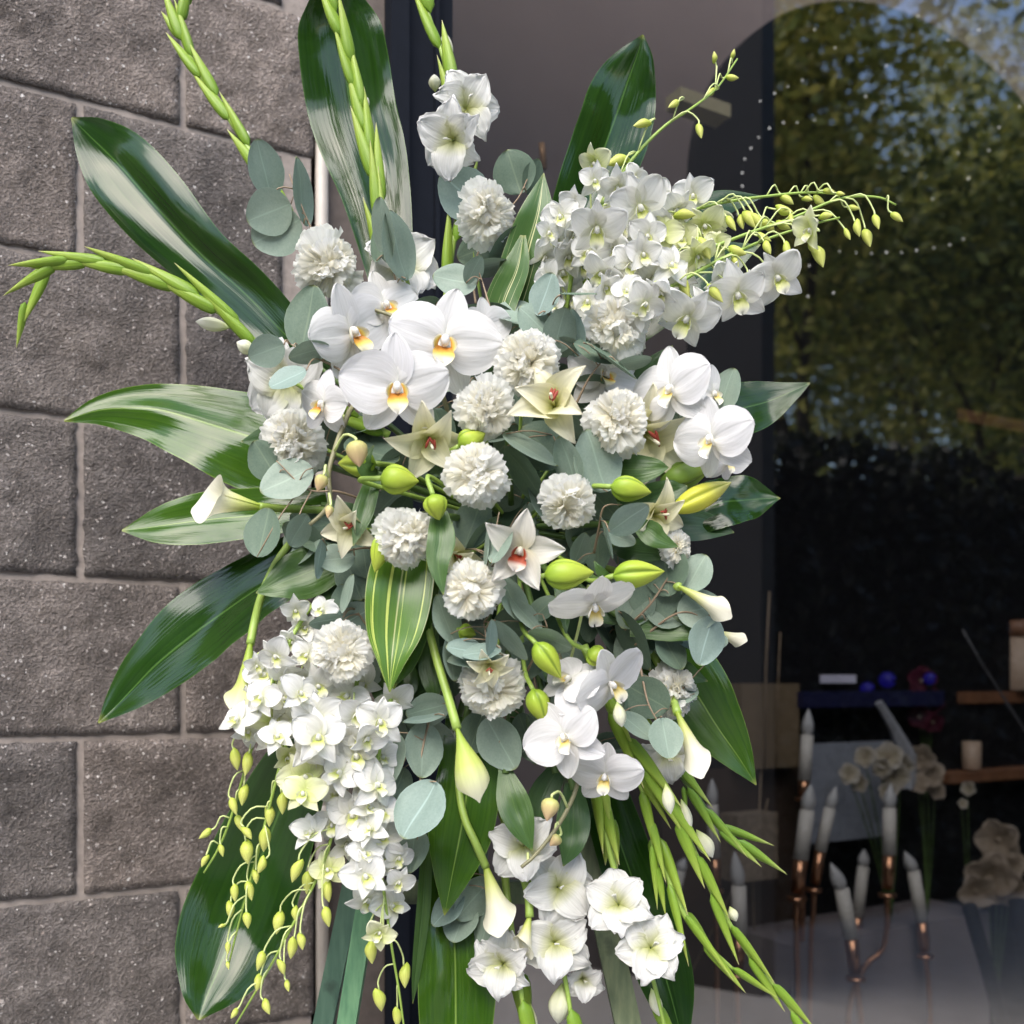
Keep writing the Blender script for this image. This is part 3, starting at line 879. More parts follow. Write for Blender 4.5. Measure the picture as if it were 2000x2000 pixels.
# ------------------------------------------------------------------ leaf blades
def blade(name, label, pts, mat, cat='leaf', fold=0.25, droop=0.0, wave=0.05, fx=0.0, fy=0.0, nu=34, nv=13, parent=None, group=None, seed=None, stalk=True, twist=0.0):
    """pts: (px, py, depth, half width px) from base to tip"""
    seed = rnd.uniform(0, 50) if seed is None else seed
    W = []
    for x, y, d, hw in pts:
        p = P(x, y, d)
        W.append((p.x, p.y, p.z, max(hw, 0.0) / FPX * d))
    A = spline(W, nu)
    base = Vector(A[0][:3])
    root = thing(name, label, cat, base, group) if parent is None else parent
    org = root.location
    V = np.zeros((nu, nv, 3))
    L = sum((Vector(A[i + 1][:3]) - Vector(A[i][:3])).length for i in range(nu - 1))
    for i in range(nu):
        c = Vector(A[i][:3]); hw = max(0.0004, A[i][3])
        t = (Vector(A[min(i + 1, nu - 1)][:3]) - Vector(A[max(i - 1, 0)][:3])).normalized()
        fm = frame_at(c, fx, fy)
        N = Vector((fm[0][2], fm[1][2], fm[2][2]))
        if twist:
            N = Matrix.Rotation(math.radians(twist) * i / nu, 3, t) @ N
        N = (N - t * N.dot(t)).normalized()
        S = t.cross(N)
        u = i / (nu - 1)
        for j in range(nv):
            v = -1 + 2 * j / (nv - 1)
            h = fold * hw * (abs(v) ** 1.15) - (droop + 0.55 * abs(fold) * (1 if fold > 0 else -1)) * hw * v * v
            h += wave * hw * (math.sin(u * 9 + seed + v * 1.5) * abs(v) + 2.2 * noise.noise(Vector((u * 3.6, v * 1.2, seed))) + 0.5 * noise.noise(Vector((u * 11, v * 2.5, seed))) * abs(v))
            V[i, j] = c + S * (hw * v * (1 - 0.10 * fold)) + N * h - org
    mb = MB(); mb.grid(V)
    put('blade', mb.mesh('blade', mat), root)
    if stalk and parent is None:
        tgt = FOAM + (base - FOAM) * 0.2
        stem_back(root, [Vector(A[1][:3]), base.lerp(tgt, 0.5), tgt], (0.0035, 0.003), M_stemd, 'leaf_stalk')
    return root

# round eucalyptus leaf, unit length 2 along Y from -1..1, width 2
def euc_leaf(mat, seed, asp=0.86):
    nu, nv = 12, 9
    V = np.zeros((nu, nv, 3)); uv = np.zeros((nu, nv, 2))
    for i in range(nu):
        u = 0.5 - 0.5 * math.cos(math.pi * i / (nu - 1))
        w = asp * max(0.0, math.sin(math.pi * u ** 0.9)) ** 0.56
        for j in range(nv):
            v = -1 + 2 * j / (nv - 1)
            z = 0.10 * abs(v) * w + 0.10 * (u - 0.5) ** 2 + 0.07 * noise.noise(Vector((u * 2, v * 1.5, seed)))
            V[i, j] = (w * v * (1 + 0.06 * noise.noise(Vector((u * 3, seed, 1)))), -1 + 2 * u, z)
            uv[i, j] = (v / 2 + 0.5, u)
    mb = MB(); mb.grid(V[:, ::-1], uv=uv[:, ::-1])
    return mb.mesh('eucalyptus_leaf', mat)
EUC = [[euc_leaf(mt, k * 4.1 + 1, (0.86, 0.78, 0.92)[k]) for k in range(3)] for mt in ME]

def eucalyptus(label, stem, leaves, group=None, d0=0.0, cat='eucalyptus'):
    """stem: (px,py,depth) from the base to the tip; leaves: (cx,cy,half length,half width,angle of the tip,material[,extra depth])"""
    sp = [P(*s) for s in stem]
    root = thing('eucalyptus_branch', label, cat, sp[0], group)
    A = [Vector(a) for a in spline([tuple(p) for p in sp], 22)]
    mb = MB()
    mb.tube([a - root.location for a in A], [0.0014 - 0.0008 * i / 21 for i in range(22)], 5)
    put('twig', mb.mesh('twig', M_twig), root)
    for lf in leaves:
        cx, cy, a, b_, ang, mt = lf[:6]
        extra = lf[6] if len(lf) > 6 else 0.0
        near = min(A, key=lambda q: ((q.x / q.y * FPX + 1000 - cx) ** 2 + (HOR - (q.z - CH) / q.y * FPX - cy) ** 2))
        d = near.y + extra + d0
        c = P(cx, cy, d)
        k = d / FPX
        th = math.radians(ang)
        asp = 0.86
        tilt = math.acos(max(0.12, min(1.0, b_ / (asp * a)))) if b_ < asp * a else 0.0
        wid = max(b_, a * asp) / asp * k
        tilt *= rnd.choice((-1, 1))
        M = Matrix.Translation(c - root.location) @ frame_at(c, rnd.uniform(-.12, .12), rnd.uniform(-.02, .25), ang - 90) @ Matrix.Rotation(tilt, 4, 'Y') @ Matrix.Diagonal((wid, a * k, a * k, 1))
        put('leaf', EUC[mt][rnd.randrange(3)], root, M)
        bp = P(cx - a * math.cos(th), cy + a * math.sin(th), d)
        near = min(A, key=lambda q: (q - bp).length)
        if (near - bp).length > 0.004:
            mb = MB()
            pts = spline([tuple(near - root.location), tuple(near.lerp(bp, 0.5) + Vector((0, -0.004, 0.003)) - root.location), tuple(bp - root.location)], 6)
            mb.tube([Vector(q) for q in pts], 0.0007, 4)
            put('leaf_stalk', mb.mesh('leaf_stalk', M_twig), root)
    return root

# ------------------------------------------------------------------ whole flowers
def carnation(label, px, py, r, fx=0.0, fy=0.0, off=0.0, stem_to=None, side=False):
    d = dep(px, py) - 0.018 + off
    p = P(px, py, d)
    R = r / FPX * d
    root = thing('carnation', label, 'carnation', p)
    Fm = frame_at(p, fx, fy, rnd.uniform(0, 360))
    c0 = Matrix.Translation(Vector((Fm[0][2], Fm[1][2], Fm[2][2])) * (-0.40 * R)) @ Fm      # petals spring from behind the face
    ga = 137.5
    spread = rnd.uniform(0.34, 0.50)
    lift = rnd.uniform(-6, 10)
    for i in range(rnd.choice((46, 50, 54, 58))):
        if i < 15:
            t = i / 14
            elev, Lr, br, bz, me = 2 + lift + 26 * t + rnd.uniform(-8, 8), 1.16 - 0.18 * t, 0.0, 0.0, PM['carw', rnd.randrange(6)]
            ph, spn = ga * i + rnd.uniform(-10, 10), rnd.uniform(-15, 15)
        elif i < 32:
            t = (i - 15) / 16
            elev, Lr, br, bz, me = 34 + 18 * t + rnd.uniform(-9, 9), 0.88 - 0.1 * t, 0.10, 0.05, PM['carw' if t < 0.4 else 'carc', rnd.randrange(6)]
            ph, spn = ga * i + rnd.uniform(-16, 16), rnd.uniform(-30, 30)
        else:
            br = spread * math.sqrt(rnd.random())
            elev, Lr, bz, me = 86 - 62 * br + rnd.uniform(-12, 12), rnd.uniform(0.50, 0.66), 0.10, PM['carc' if br < 0.3 else 'carw', rnd.randrange(6)]
            ph, spn = rnd.uniform(0, 360), rnd.uniform(-50, 50)
            elev = rnd.uniform(48, 100)
        Lr *= R * (rnd.uniform(0.80, 1.12) if i < 32 else rnd.uniform(0.9, 1.15))
        pa = math.radians(ph if i < 32 else rnd.uniform(0, 360))
        M = c0 @ Matrix.Translation((br * R * math.cos(pa), br * R * math.sin(pa), bz * R)) @ place(ph, elev, 0, 1.0, spn) @ Matrix.Diagonal((Lr * rnd.uniform(0.85, 1.1), Lr, Lr, 1))
        put('petal', me, root, M)
    mb = MB()
    mb.lathe([(0.02, -1.35), (0.16, -1.25), (0.2, -0.6), (0.26, -0.1), (0.24, 0.12)], 12)
    put('calyx', mb.mesh('calyx', M_stem), root, c0 @ Matrix.Rotation(math.radians(90), 4, 'X') @ Matrix.Scale(R, 4))
    back = p - Vector((Fm[0][2], Fm[1][2], Fm[2][2])) * (R * 1.9)
    tgt = FOAM + (p - FOAM) * 0.3
    stem_back(root, [back, back.lerp(tgt, 0.5) + Vector((0, .01, 0)), tgt], 0.002, M_stem)
    return root

def phal_spray(label, stem, blooms, buds=(), name='moth_orchid_spray', kind='phal'):
    sp = [P(*s) for s in stem]
    root = thing(name, label, 'orchid', sp[0])
    stem_back(root, sp, (0.0026, 0.0017), M_otwig, 'stem', 7, 30)
    A = [Vector(a) for a in spline([tuple(p) for p in sp], 40)]
    for bl in blooms:
        px, py, size, fx, fy, roll = bl[:6]
        off = bl[6] if len(bl) > 6 else 0.0
        d = dep(px, py) - 0.03 + off
        p = flower(kind, root, px, py, size, d, fx, fy, roll)
        near = min(A, key=lambda q: (q - p).length)
        Fm = frame_at(p, fx, fy)
        zb = p - Vector((Fm[0][2], Fm[1][2], Fm[2][2])) * 0.02
        stem_back(root, [near, near.lerp(zb, 0.6) + Vector((0, .01, -.004)), zb, p], (0.0015, 0.0013), M_stemp, 'pedicel', 5, 10)
    for bd in buds:
        x0, y0, x1, y1, w, off = bd
        d = dep(x0, y0) - 0.03 + off
        a, b_ = P(x0, y0, d), P(x1, y1, d - 0.004)
        spindle('orchid', root, a, b_, w / FPX * d)
        near = min(A, key=lambda q: (q - a).length)
        stem_back(root, [near, near.lerp(a, 0.5) + Vector((0, -.002, .010)), a + (a - b_).normalized() * 0.003, a], (0.0013, 0.0013), M_stemp, 'pedicel', 5, 10)
    return root

def dendrobium(label, stem, blooms, buds, rad=(0.0023, 0.0009)):
    sp = [P(*s) for s in stem]
    root = thing('dendrobium_spray', label, 'orchid', sp[0])
    stem_back(root, sp, rad, M_stem, 'stem', 7, 34)
    A = [Vector(a) for a in spline([tuple(p) for p in sp], 60)]
    def joint(p, back):
        i = min(range(60), key=lambda k: (A[k] - p).length)
        return A[max(0, i - back)]
    for bl in blooms:
        px, py, size, tint = bl[:4]
        off = bl[4] if len(bl) > 4 else 0.0
        i = min(range(60), key=lambda k: (A[k].x / A[k].y * FPX + 1000 - px) ** 2 + (HOR - (A[k].z - CH) / A[k].y * FPX - py) ** 2)
        d = A[i].y + rnd.uniform(-0.03, 0.012) + off
        fx, fy, roll = (bl[5:8] if len(bl) > 7 else (rnd.uniform(-.8, .8), rnd.uniform(-.7, .5), rnd.uniform(-40, 40)))
        op = bl[8] if len(bl) > 8 else rnd.choice((1, 1, 1, 0.85, 0.6))
        p = flower('den', root, px, py, size * 1.08, d, fx, fy, roll, tint, op)
        j = joint(p, 3)
        Fm = frame_at(p, fx, fy)
        zb = p - Vector((Fm[0][2], Fm[1][2], Fm[2][2])) * 0.012
        stem_back(root, [j, j.lerp(zb, 0.55) + Vector((0, 0, .008)), zb, p], (0.0009, 0.0009), M_stemp, 'pedicel', 5, 9)
    for px, py, L, ang in buds:
        i = min(range(60), key=lambda k: (A[k].x / A[k].y * FPX + 1000 - px) ** 2 + (HOR - (A[k].z - CH) / A[k].y * FPX - py) ** 2)
        d = A[i].y + rnd.uniform(-0.018, 0.006)
        th = math.radians(ang)
        a = P(px - 0.5 * L * math.cos(th), py + 0.5 * L * math.sin(th), d)
        b_ = P(px + 0.5 * L * math.cos(th), py - 0.5 * L * math.sin(th), d - 0.004)
        spindle(rnd.choice(('den', 'den', 'den2')), root, a, b_, L * rnd.uniform(0.42, 0.52) / FPX * d, 'bud', 1.0, rnd.uniform(0, 360))
        j = joint(a, 4)
        sx = a + (a - b_) * 0.28
        mid = j.lerp(sx, 0.55) + Vector((0, -0.004, 0.007))
        stem_back(root, [j, mid, sx, a + (b_ - a) * 0.1], (0.0008, 0.0009), M_stemp, 'pedicel', 5, 9)
    return root

def gladiolus(label, stem, n=9, t0=0.15, t1=1.0, w0=30, w1=15, L0=110, L1=60, florets=(), extra=(), whites=(), deep=False, spread=11, rad=(0.0042, 0.0015)):
    """spike: stem (px,py,depth); bracts alternate along it; extra/whites: (x0,y0,x1,y1,w[,off])"""
    sp = [P(*s) for s in stem]
    root = thing('gladiolus', label, 'gladiolus', sp[0])
    stem_back(root, sp, rad, M_stemd if deep else M_stem, 'stem', 8, 30)
    A = [Vector(a) for a in spline([tuple(p) for p in sp], 80)]
    kd = 'bractd' if deep else 'bract'
    for i in range(n):
        t = t0 + (t1 - t0) * i / max(1, n - 1)
        k = min(78, int(t * 79))
        f = i / max(1, n - 1)
        c = A[k]
        t_ = (A[min(79, k + 3)] - A[max(0, k - 3)]).normalized()
        F = (CAMP - c).normalized()
        S = t_.cross(F).normalized()
        sg = 1 if i % 2 else -1
        px2m = c.y / FPX
        L = 1.35 * (L0 + (L1 - L0) * f) * px2m * rnd.uniform(0.9, 1.1)
        w = 0.92 * (w0 + (w1 - w0) * f) * px2m * rnd.uniform(0.9, 1.1)
        sd = math.radians(0.55 * spread * rnd.uniform(0.5, 1.4)) * sg
        dr = (t_ * math.cos(sd) + S * math.sin(sd) + F * 0.06).normalized()
        a = c + S * (sg * w * 0.10) + F * 0.002 - t_ * (0.1 * L)
        spindle(kd, root, a, a + dr * L, w, 'bract', 0.8)
    for e in extra:
        d = dep(e[0], e[1]) + (e[5] if len(e) > 5 else 0.03)
        spindle(kd, root, P(e[0], e[1], d), P(e[2], e[3], d), e[4] / FPX * d, 'bract', 0.8)
    for e in whites:
        d = dep(e[0], e[1]) + (e[5] if len(e) > 5 else 0.02)
        spindle('wbud', root, P(e[0], e[1], d), P(e[2], e[3], d - 0.003), e[4] / FPX * d, 'bud')
    for fl in florets:
        px, py, size, fx, fy, roll = fl[:6]
        off = fl[6] if len(fl) > 6 else 0.0
        op = fl[7] if len(fl) > 7 else 1.0
        flower('glad', root, px, py, size, dep(px, py) + off, fx, fy, roll, 0, op, 'floret')
    return root

def calla(label, base, tip, w, mat=None, spin=0.0, stem=(), off=0.0, lip=1.0, name='calla_lily', offt=None, closed=False):
    """trumpet from the stem end 'base' to the tip of the spathe, w px wide at the mouth"""
    d = dep(*base) + off
    d2 = d - 0.012 if offt is None else dep(*base) + offt
    a, b_ = P(base[0], base[1], d), P(tip[0], tip[1], d2)
    root = thing(name, label, 'calla lily', a)
    ax = b_ - a
    L = ax.length
    Y = ax.normalized()
    F = (CAMP - a).normalized()
    Z = (F - Y * F.dot(Y)).normalized()
    X = Y.cross(Z)
    R = Matrix((X, Y, Z)).transposed().to_4x4() @ Matrix.Rotation(math.radians(spin), 4, 'Y')
    wm = w / FPX * d
    nu, nv = 20, 30
    V = np.zeros((nu, nv, 3)); uv = np.zeros((nu, nv, 2))
    for j in range(nv):
        q = -1.06 + 2.12 * j / (nv - 1)
        ang = q * math.pi
        rim = 0.58 + 0.42 * max(0.0, 1 - abs(q) * 1.05) ** 1.25
        for i in range(nu):
            u = i / (nu - 1)
            y = L * rim * u
            yy = y / L
            r = wm * (0.06 + 0.30 * yy + 0.10 * yy ** 2.0)
            fl = max(0.0, (u - 0.62) / 0.38)
            if closed:
                r = wm * (0.06 + 0.44 * math.sin(math.pi * min(1.0, yy ** 1.7)) ** 0.9)
            r += wm * 0.16 * lip * fl ** 2 * (1.0 if abs(q) < 0.9 else 0.4)
            y -= 0.06 * L * lip * fl ** 3 * (1 - ((1 + math.cos(ang)) / 2) ** 3)
            rr = r * (1 + 0.05 * math.sin(3 * ang + 1) * fl) + 0.02 * wm * (q > 0.9)
            tipn = max(0.0, math.cos(ang)) ** 8 * fl
            V[i, j] = (rr * math.sin(ang) * (1 - 0.3 * tipn), y, -rr * math.cos(ang) * (1 - 0.2 * tipn))
            uv[i, j] = (j / (nv - 1), yy)
    mb = MB(); mb.grid(V, uv=uv)
    put('spathe', mb.mesh('spathe', mat or MP_calla), root, R)
    mb = MB(); mb.tube([(0, L * 0.12, 0), (0, L * 0.3, 0), (0, L * 0.5, 0)], [wm * 0.05, wm * 0.06, wm * 0.03], 8)
    put('spadix', mb.mesh('spadix', M_lbudy), root, R)
    pts = [P(*s) for s in stem]
    stem_back(root, [a + Y * (0.02 * L)] + pts, (0.0042 if w > 50 else 0.0032, 0.0036), M_stem, 'stem', 8, 18)
    return root

def lily_bud(label, x0, y0, x1, y1, w, kind='lily', off=-0.02, tilt=0.0):
    d = dep((x0 + x1) / 2, (y0 + y1) / 2) + off
    w *= 1.12
    a, b_ = P(x0, y0, d), P(x1, y1, d - tilt)
    root = thing('lily_bud', label, 'lily bud', a)
    spindle(kind, root, a, b_, w / FPX * d, 'bud', 0.95, rnd.choice((25, 80, 140)))
    tgt = FOAM + (a - FOAM) * 0.3
    st = a - (b_ - a).normalized() * 0.02 + Vector((0, 0.02, 0))
    stem_back(root, [a + (b_ - a) * 0.03, st, st.lerp(tgt, .5), tgt], 0.0024, M_stem)
    return root

def single(kind, name, label, cat, px, py, size, fx=0, fy=0, roll=0, off=0.0, open_=1.0, cname='blossom'):
    d = dep(px, py) + off
    root = thing(name, label, cat, P(px, py, d + 0.03))
    p = flower(kind, root, px, py, size, d, fx, fy, roll, 0, open_, cname)
    to_foam(p, root)
    return root
# ------------------------------------------------------------------ stand and foam
M_egreen = plain('green_stain', (0.10, 0.21, 0.13), 0.55, var=0.3, scale=45, bump=0.4)
M_edark = plain('dark_green_stain', (0.035, 0.085, 0.055), 0.5, var=0.25, scale=45, bump=0.3)
M_eolive = plain('olive_stain', (0.10, 0.13, 0.06), 0.55, var=0.3, scale=45, bump=0.4)
def plank_mat(name, a, b_):
    m, nt, ns, ls, b = newmat(name)
    tc = ns.new('ShaderNodeTexCoord')
    mp = ns.new('ShaderNodeMapping'); mp.inputs['Scale'].default_value = (130, 130, 5)
    ls.new(tc.outputs['Object'], mp.inputs[0])
    n1 = ns.new('ShaderNodeTexNoise'); n1.inputs['Scale'].default_value = 1; n1.inputs['Detail'].default_value = 6
    ls.new(mp.outputs[0], n1.inputs[0])
    n2 = ns.new('ShaderNodeTexNoise'); n2.inputs['Scale'].default_value = 28; n2.inputs['Detail'].default_value = 4
    ls.new(tc.outputs['Object'], n2.inputs[0])
    r = ramp(ns, [(0.3, a), (0.7, b_)]); ls.new(n1.outputs[0], r.inputs[0])
    r2 = ramp(ns, [(0.30, 0.25), (0.42, 1.0)]); ls.new(n2.outputs[0], r2.inputs[0])
    c = mixc(ns, ls, r2.outputs[0], [x * 0.35 for x in a], r.outputs[0])
    ls.new(c, b.inputs['Base Color']); b.inputs['Roughness'].default_value = 0.5
    bp = ns.new('ShaderNodeBump'); bp.inputs['Strength'].default_value = 0.4; bp.inputs['Distance'].default_value = 0.001
    ls.new(n1.outputs[0], bp.inputs['Height']); ls.new(bp.outputs[0], b.inputs['Normal'])
    return m
M_egreen = plank_mat('green_plank', (0.05, 0.15, 0.07), (0.13, 0.27, 0.13))
M_edark = plank_mat('dark_green_plank', (0.025, 0.07, 0.045), (0.06, 0.12, 0.08))
M_eolive = plank_mat('olive_plank', (0.07, 0.10, 0.05), (0.16, 0.19, 0.10))
easel = thing('easel', 'green stained wooden flower easel under the arrangement', 'easel', (0, 1.09, 0.13))
def plank(name, x0, y0, d0, x1, y1, d1, w, th, mat):
    """plank through two pixels carried on to the pavement"""
    a, b_ = P(x0, y0, d0), P(x1, y1, d1)
    t = (b_ - a).normalized()
    if b_.z > 0.14 and name == 'leg':
        b_ = a + t * ((a.z - 0.131) / -t.z)
    X = Vector((1, 0, 0)); X = (X - t * X.dot(t)).normalized()
    Y = t.cross(X)
    if name != 'leg':
        X = Vector((0, 0, 1)); Y = t.cross(X)
    o = easel.location
    pts = [p + X * (sx * w / 2) + Y * (sy * th / 2) - o for p in (a, b_) for sx, sy in ((-1, -1), (1, -1), (1, 1), (-1, 1))]
    mb = MB(); mb.poly(pts, [(0, 1, 5, 4), (1, 2, 6, 5), (2, 3, 7, 6), (3, 0, 4, 7), (3, 2, 1, 0), (4, 5, 6, 7)])
    return put(name, mb.mesh(name, mat, False), easel)
plank('leg', 800, 1250, 1.12, 678, 2000, 1.04, 0.019, 0.016, M_egreen)
plank('leg', 790, 1250, 1.15, 632, 2000, 1.10, 0.021, 0.016, M_edark)
plank('leg', 1060, 1250, 1.12, 1226, 2000, 1.04, 0.026, 0.016, M_eolive)
plank('leg', 930, 1000, 1.14, 935, 2000, 1.32, 0.024, 0.014, M_edark)
plank('crossbar', 700, 1742, 1.115, 1130, 1742, 1.115, 0.024, 0.012, M_eolive)
foam = thing('floral_foam', 'dark green floral foam block hidden behind the blooms', 'foam', P(1000, 1030, 1.06))
mb = MB()
cf = P(1000, 1060, 1.085) - foam.location
mb.box(cf.x - 0.085, cf.y - 0.035, cf.z - 0.13, cf.x + 0.085, cf.y + 0.035, cf.z + 0.13)
put('foam_block', mb.mesh('foam_block', plain('foam', (0.025, 0.06, 0.028), 0.9), False), foam)

# ------------------------------------------------------------------ broad leaves (base to tip)
LF = 'broad_leaf'
blade(LF, 'long dark glossy leaf pointing to the upper left across the block wall', [(640, 730, 1.06, 36), (560, 655, 1.07, 52), (480, 575, 1.085, 62), (395, 500, 1.10, 68), (310, 410, 1.11, 80), (235, 325, 1.12, 74), (180, 270, 1.12, 45), (140, 230, 1.12, 2)], ML_gloss, fold=0.45, fy=-0.22, fx=0.0, wave=0.12, seed=3)
blade(LF, 'tall dark glossy leaf standing upright behind the middle gladiolus', [(765, 600, 1.08, 32), (755, 500, 1.10, 52), (738, 400, 1.115, 68), (715, 310, 1.125, 82), (688, 220, 1.13, 88), (672, 120, 1.13, 88), (660, 40, 1.12, 78), (650, -25, 1.10, 40), (645, -60, 1.09, 2)], ML_gloss, fold=0.30, fy=0.55, wave=0.12, seed=8)
blade(LF, 'glossy leaf standing upright in front of the glass at upper right', [(1090, 520, 1.08, 40), (1125, 430, 1.10, 66), (1160, 340, 1.12, 78), (1195, 250, 1.13, 80), (1222, 170, 1.13, 66), (1244, 110, 1.125, 36), (1256, 68, 1.12, 2)], ML_gloss, fold=0.45, fy=-0.2, fx=0.15, wave=0.10, seed=12)
blade(LF, 'broad glossy leaf with a bright sheen pointing left above the calla lily', [(610, 900, 1.06, 70), (530, 868, 1.06, 92), (450, 840, 1.065, 94), (370, 815, 1.07, 80), (290, 798, 1.075, 58), (200, 800, 1.075, 30), (125, 822, 1.07, 2)], ML_gloss2, fold=-0.42, fy=0.42, wave=0.08, seed=17)
blade(LF, 'shorter bright green leaf pointing left just beneath the calla lily', [(640, 985, 1.05, 36), (560, 998, 1.05, 50), (480, 1008, 1.055, 54), (400, 1016, 1.06, 56), (310, 1028, 1.06, 40), (238, 1036, 1.06, 2)], ML_gloss2, fold=0.34, fy=0.45, wave=0.08, seed=21)
blade(LF, 'broad striped-sheen leaf sweeping down left towards the wall, left of the hanging calla', [(640, 1060, 1.05, 50), (560, 1115, 1.06, 76), (480, 1165, 1.07, 86), (400, 1220, 1.08, 86), (320, 1290, 1.085, 70), (250, 1355, 1.085, 46), (192, 1412, 1.08, 2)], ML_gloss, fold=0.34, fy=0.75, wave=0.08, seed=26)
blade(LF, 'very large drooping leaf behind the lower left dendrobium sprays', [(600, 1430, 1.06, 44), (575, 1510, 1.075, 72), (540, 1600, 1.085, 90), (500, 1700, 1.09, 102), (462, 1800, 1.08, 108), (428, 1890, 1.06, 92), (402, 1950, 1.04, 52), (388, 1992, 1.03, 3)], ML_gloss, fold=0.40, fy=0.65, fx=0.1, wave=0.06, seed=31)
blade(LF, 'long glossy leaf hanging straight down past the lower edge beside the easel', [(880, 1560, 1.06, 30), (878, 1660, 1.05, 52), (880, 1760, 1.035, 66), (888, 1860, 1.02, 74), (890, 1960, 1.01, 78), (888, 2080, 1.0, 60), (880, 2180, 1.0, 2)], ML_gloss2, fold=0.45, fy=0.5, fx=0.12, wave=0.12, seed=35)
blade(LF, 'dark narrow glossy leaf hanging down right behind the gladiolus florets', [(1140, 1430, 1.07, 24), (1180, 1550, 1.07, 46), (1222, 1680, 1.06, 56), (1268, 1810, 1.05, 60), (1306, 1930, 1.04, 52), (1340, 2060, 1.03, 2)], ML_gloss, fold=0.30, fy=0.55, wave=0.05, seed=39)
blade(LF, 'pointed glossy leaf sticking out right beside the moth orchids', [(1330, 810, 1.05, 50), (1400, 806, 1.06, 62), (1455, 798, 1.07, 60), (1505, 782, 1.075, 44), (1550, 763, 1.075, 20), (1582, 748, 1.075, 1)], ML_gloss, fold=0.28, fy=0.55, wave=0.05, seed=43)
blade(LF, 'small dark glossy leaf with bright glints under the right moth orchids', [(1310, 1010, 1.04, 34), (1375, 995, 1.05, 56), (1430, 980, 1.055, 56), (1480, 975, 1.06, 36), (1524, 973, 1.06, 1)], ML_gloss, fold=0.36, fy=0.5, wave=0.14, seed=47)
blade(LF, 'dark leaf lying below the glinting leaf on the right edge', [(1250, 1030, 1.03, 24), (1330, 1025, 1.035, 36), (1390, 1030, 1.04, 26), (1434, 1040, 1.04, 1)], ML_lilyd, fold=0.3, fy=0.4, wave=0.06, seed=50)
blade(LF, 'broad green leaf pointing down right beside the side-facing carnation', [(1240, 1180, 1.05, 40), (1300, 1265, 1.055, 68), (1350, 1340, 1.06, 74), (1395, 1410, 1.065, 60), (1440, 1475, 1.07, 34), (1477, 1533, 1.07, 1)], ML_gloss2, fold=0.20, fy=0.25, fx=0.2, wave=0.04, seed=54)
blade(LF, 'dark leaf tip showing above the dendrobium sprays', [(1260, 490, 1.07, 36), (1340, 435, 1.08, 44), (1410, 398, 1.09, 28), (1492, 384, 1.095, 1)], ML_gloss, fold=0.25, fy=0.5, wave=0.05, seed=58)
blade(LF, 'dark leaf behind the middle of the right dendrobium sprays', [(1230, 640, 1.07, 44), (1320, 565, 1.08, 56), (1400, 515, 1.09, 46), (1485, 478, 1.095, 1)], ML_gloss, fold=0.25, fy=0.4, wave=0.05, seed=61)
VL = 'variegated_leaf'
blade(VL, 'narrow cream striped leaf standing beside the upper carnation', [(985, 640, 1.03, 36), (1008, 560, 1.02, 44), (1030, 480, 1.015, 42), (1050, 410, 1.01, 32), (1062, 338, 1.01, 1)], ML_var, fold=0.4, fy=0.2, wave=0.05, seed=65)
blade(VL, 'cream striped leaf tucked low between the two moth orchid groups', [(960, 660, 1.02, 30), (985, 580, 1.015, 34), (1010, 520, 1.01, 28), (1022, 460, 1.01, 6)], ML_var, fold=0.5, fy=0.2, fx=-0.3, wave=0.05, seed=69)
blade(VL, 'folded lime striped leaf hanging below the central carnation', [(800, 1010, 0.95, 40), (792, 1080, 0.94, 60), (780, 1160, 0.93, 68), (770, 1240, 0.925, 56), (764, 1300, 0.92, 26), (761, 1352, 0.92, 1)], ML_var2, fold=0.55, fy=0.45, wave=0.04, seed=72)
blade(LF, 'plain green leaf beside the lime striped leaf', [(815, 1030, 0.965, 34), (815, 1110, 0.955, 46), (800, 1200, 0.95, 48), (785, 1290, 0.95, 30), (772, 1340, 0.95, 1)], ML_gloss2, fold=0.2, fy=0.3, wave=0.04, seed=74)
blade(LF, 'broad yellow green leaf hanging tip down behind the long calla lily', [(905, 1400, 1.01, 36), (915, 1480, 1.0, 56), (910, 1560, 0.99, 66), (897, 1640, 0.985, 62), (882, 1715, 0.98, 36), (868, 1788, 0.98, 1)], ML_gloss2, fold=0.25, fy=0.6, wave=0.05, seed=77)
blade(LF, 'narrow pale green leaf strip beside the easel crossbar', [(850, 1560, 1.02, 10), (832, 1680, 1.01, 14), (825, 1780, 1.005, 16), (812, 1900, 1.0, 10), (806, 1960, 1.0, 1)], ML_lily, fold=0.5, fy=0.3, fx=0.5, wave=0.03, seed=80)
blade(LF, 'matt broad green leaf over the left sweeping leaf, above the hanging calla', [(660, 1095, 0.985, 36), (610, 1115, 0.98, 50), (570, 1130, 0.975, 46), (532, 1146, 0.97, 24), (500, 1158, 0.97, 1)], ML_lily, fold=0.12, fy=0.3, wave=0.06, seed=84)
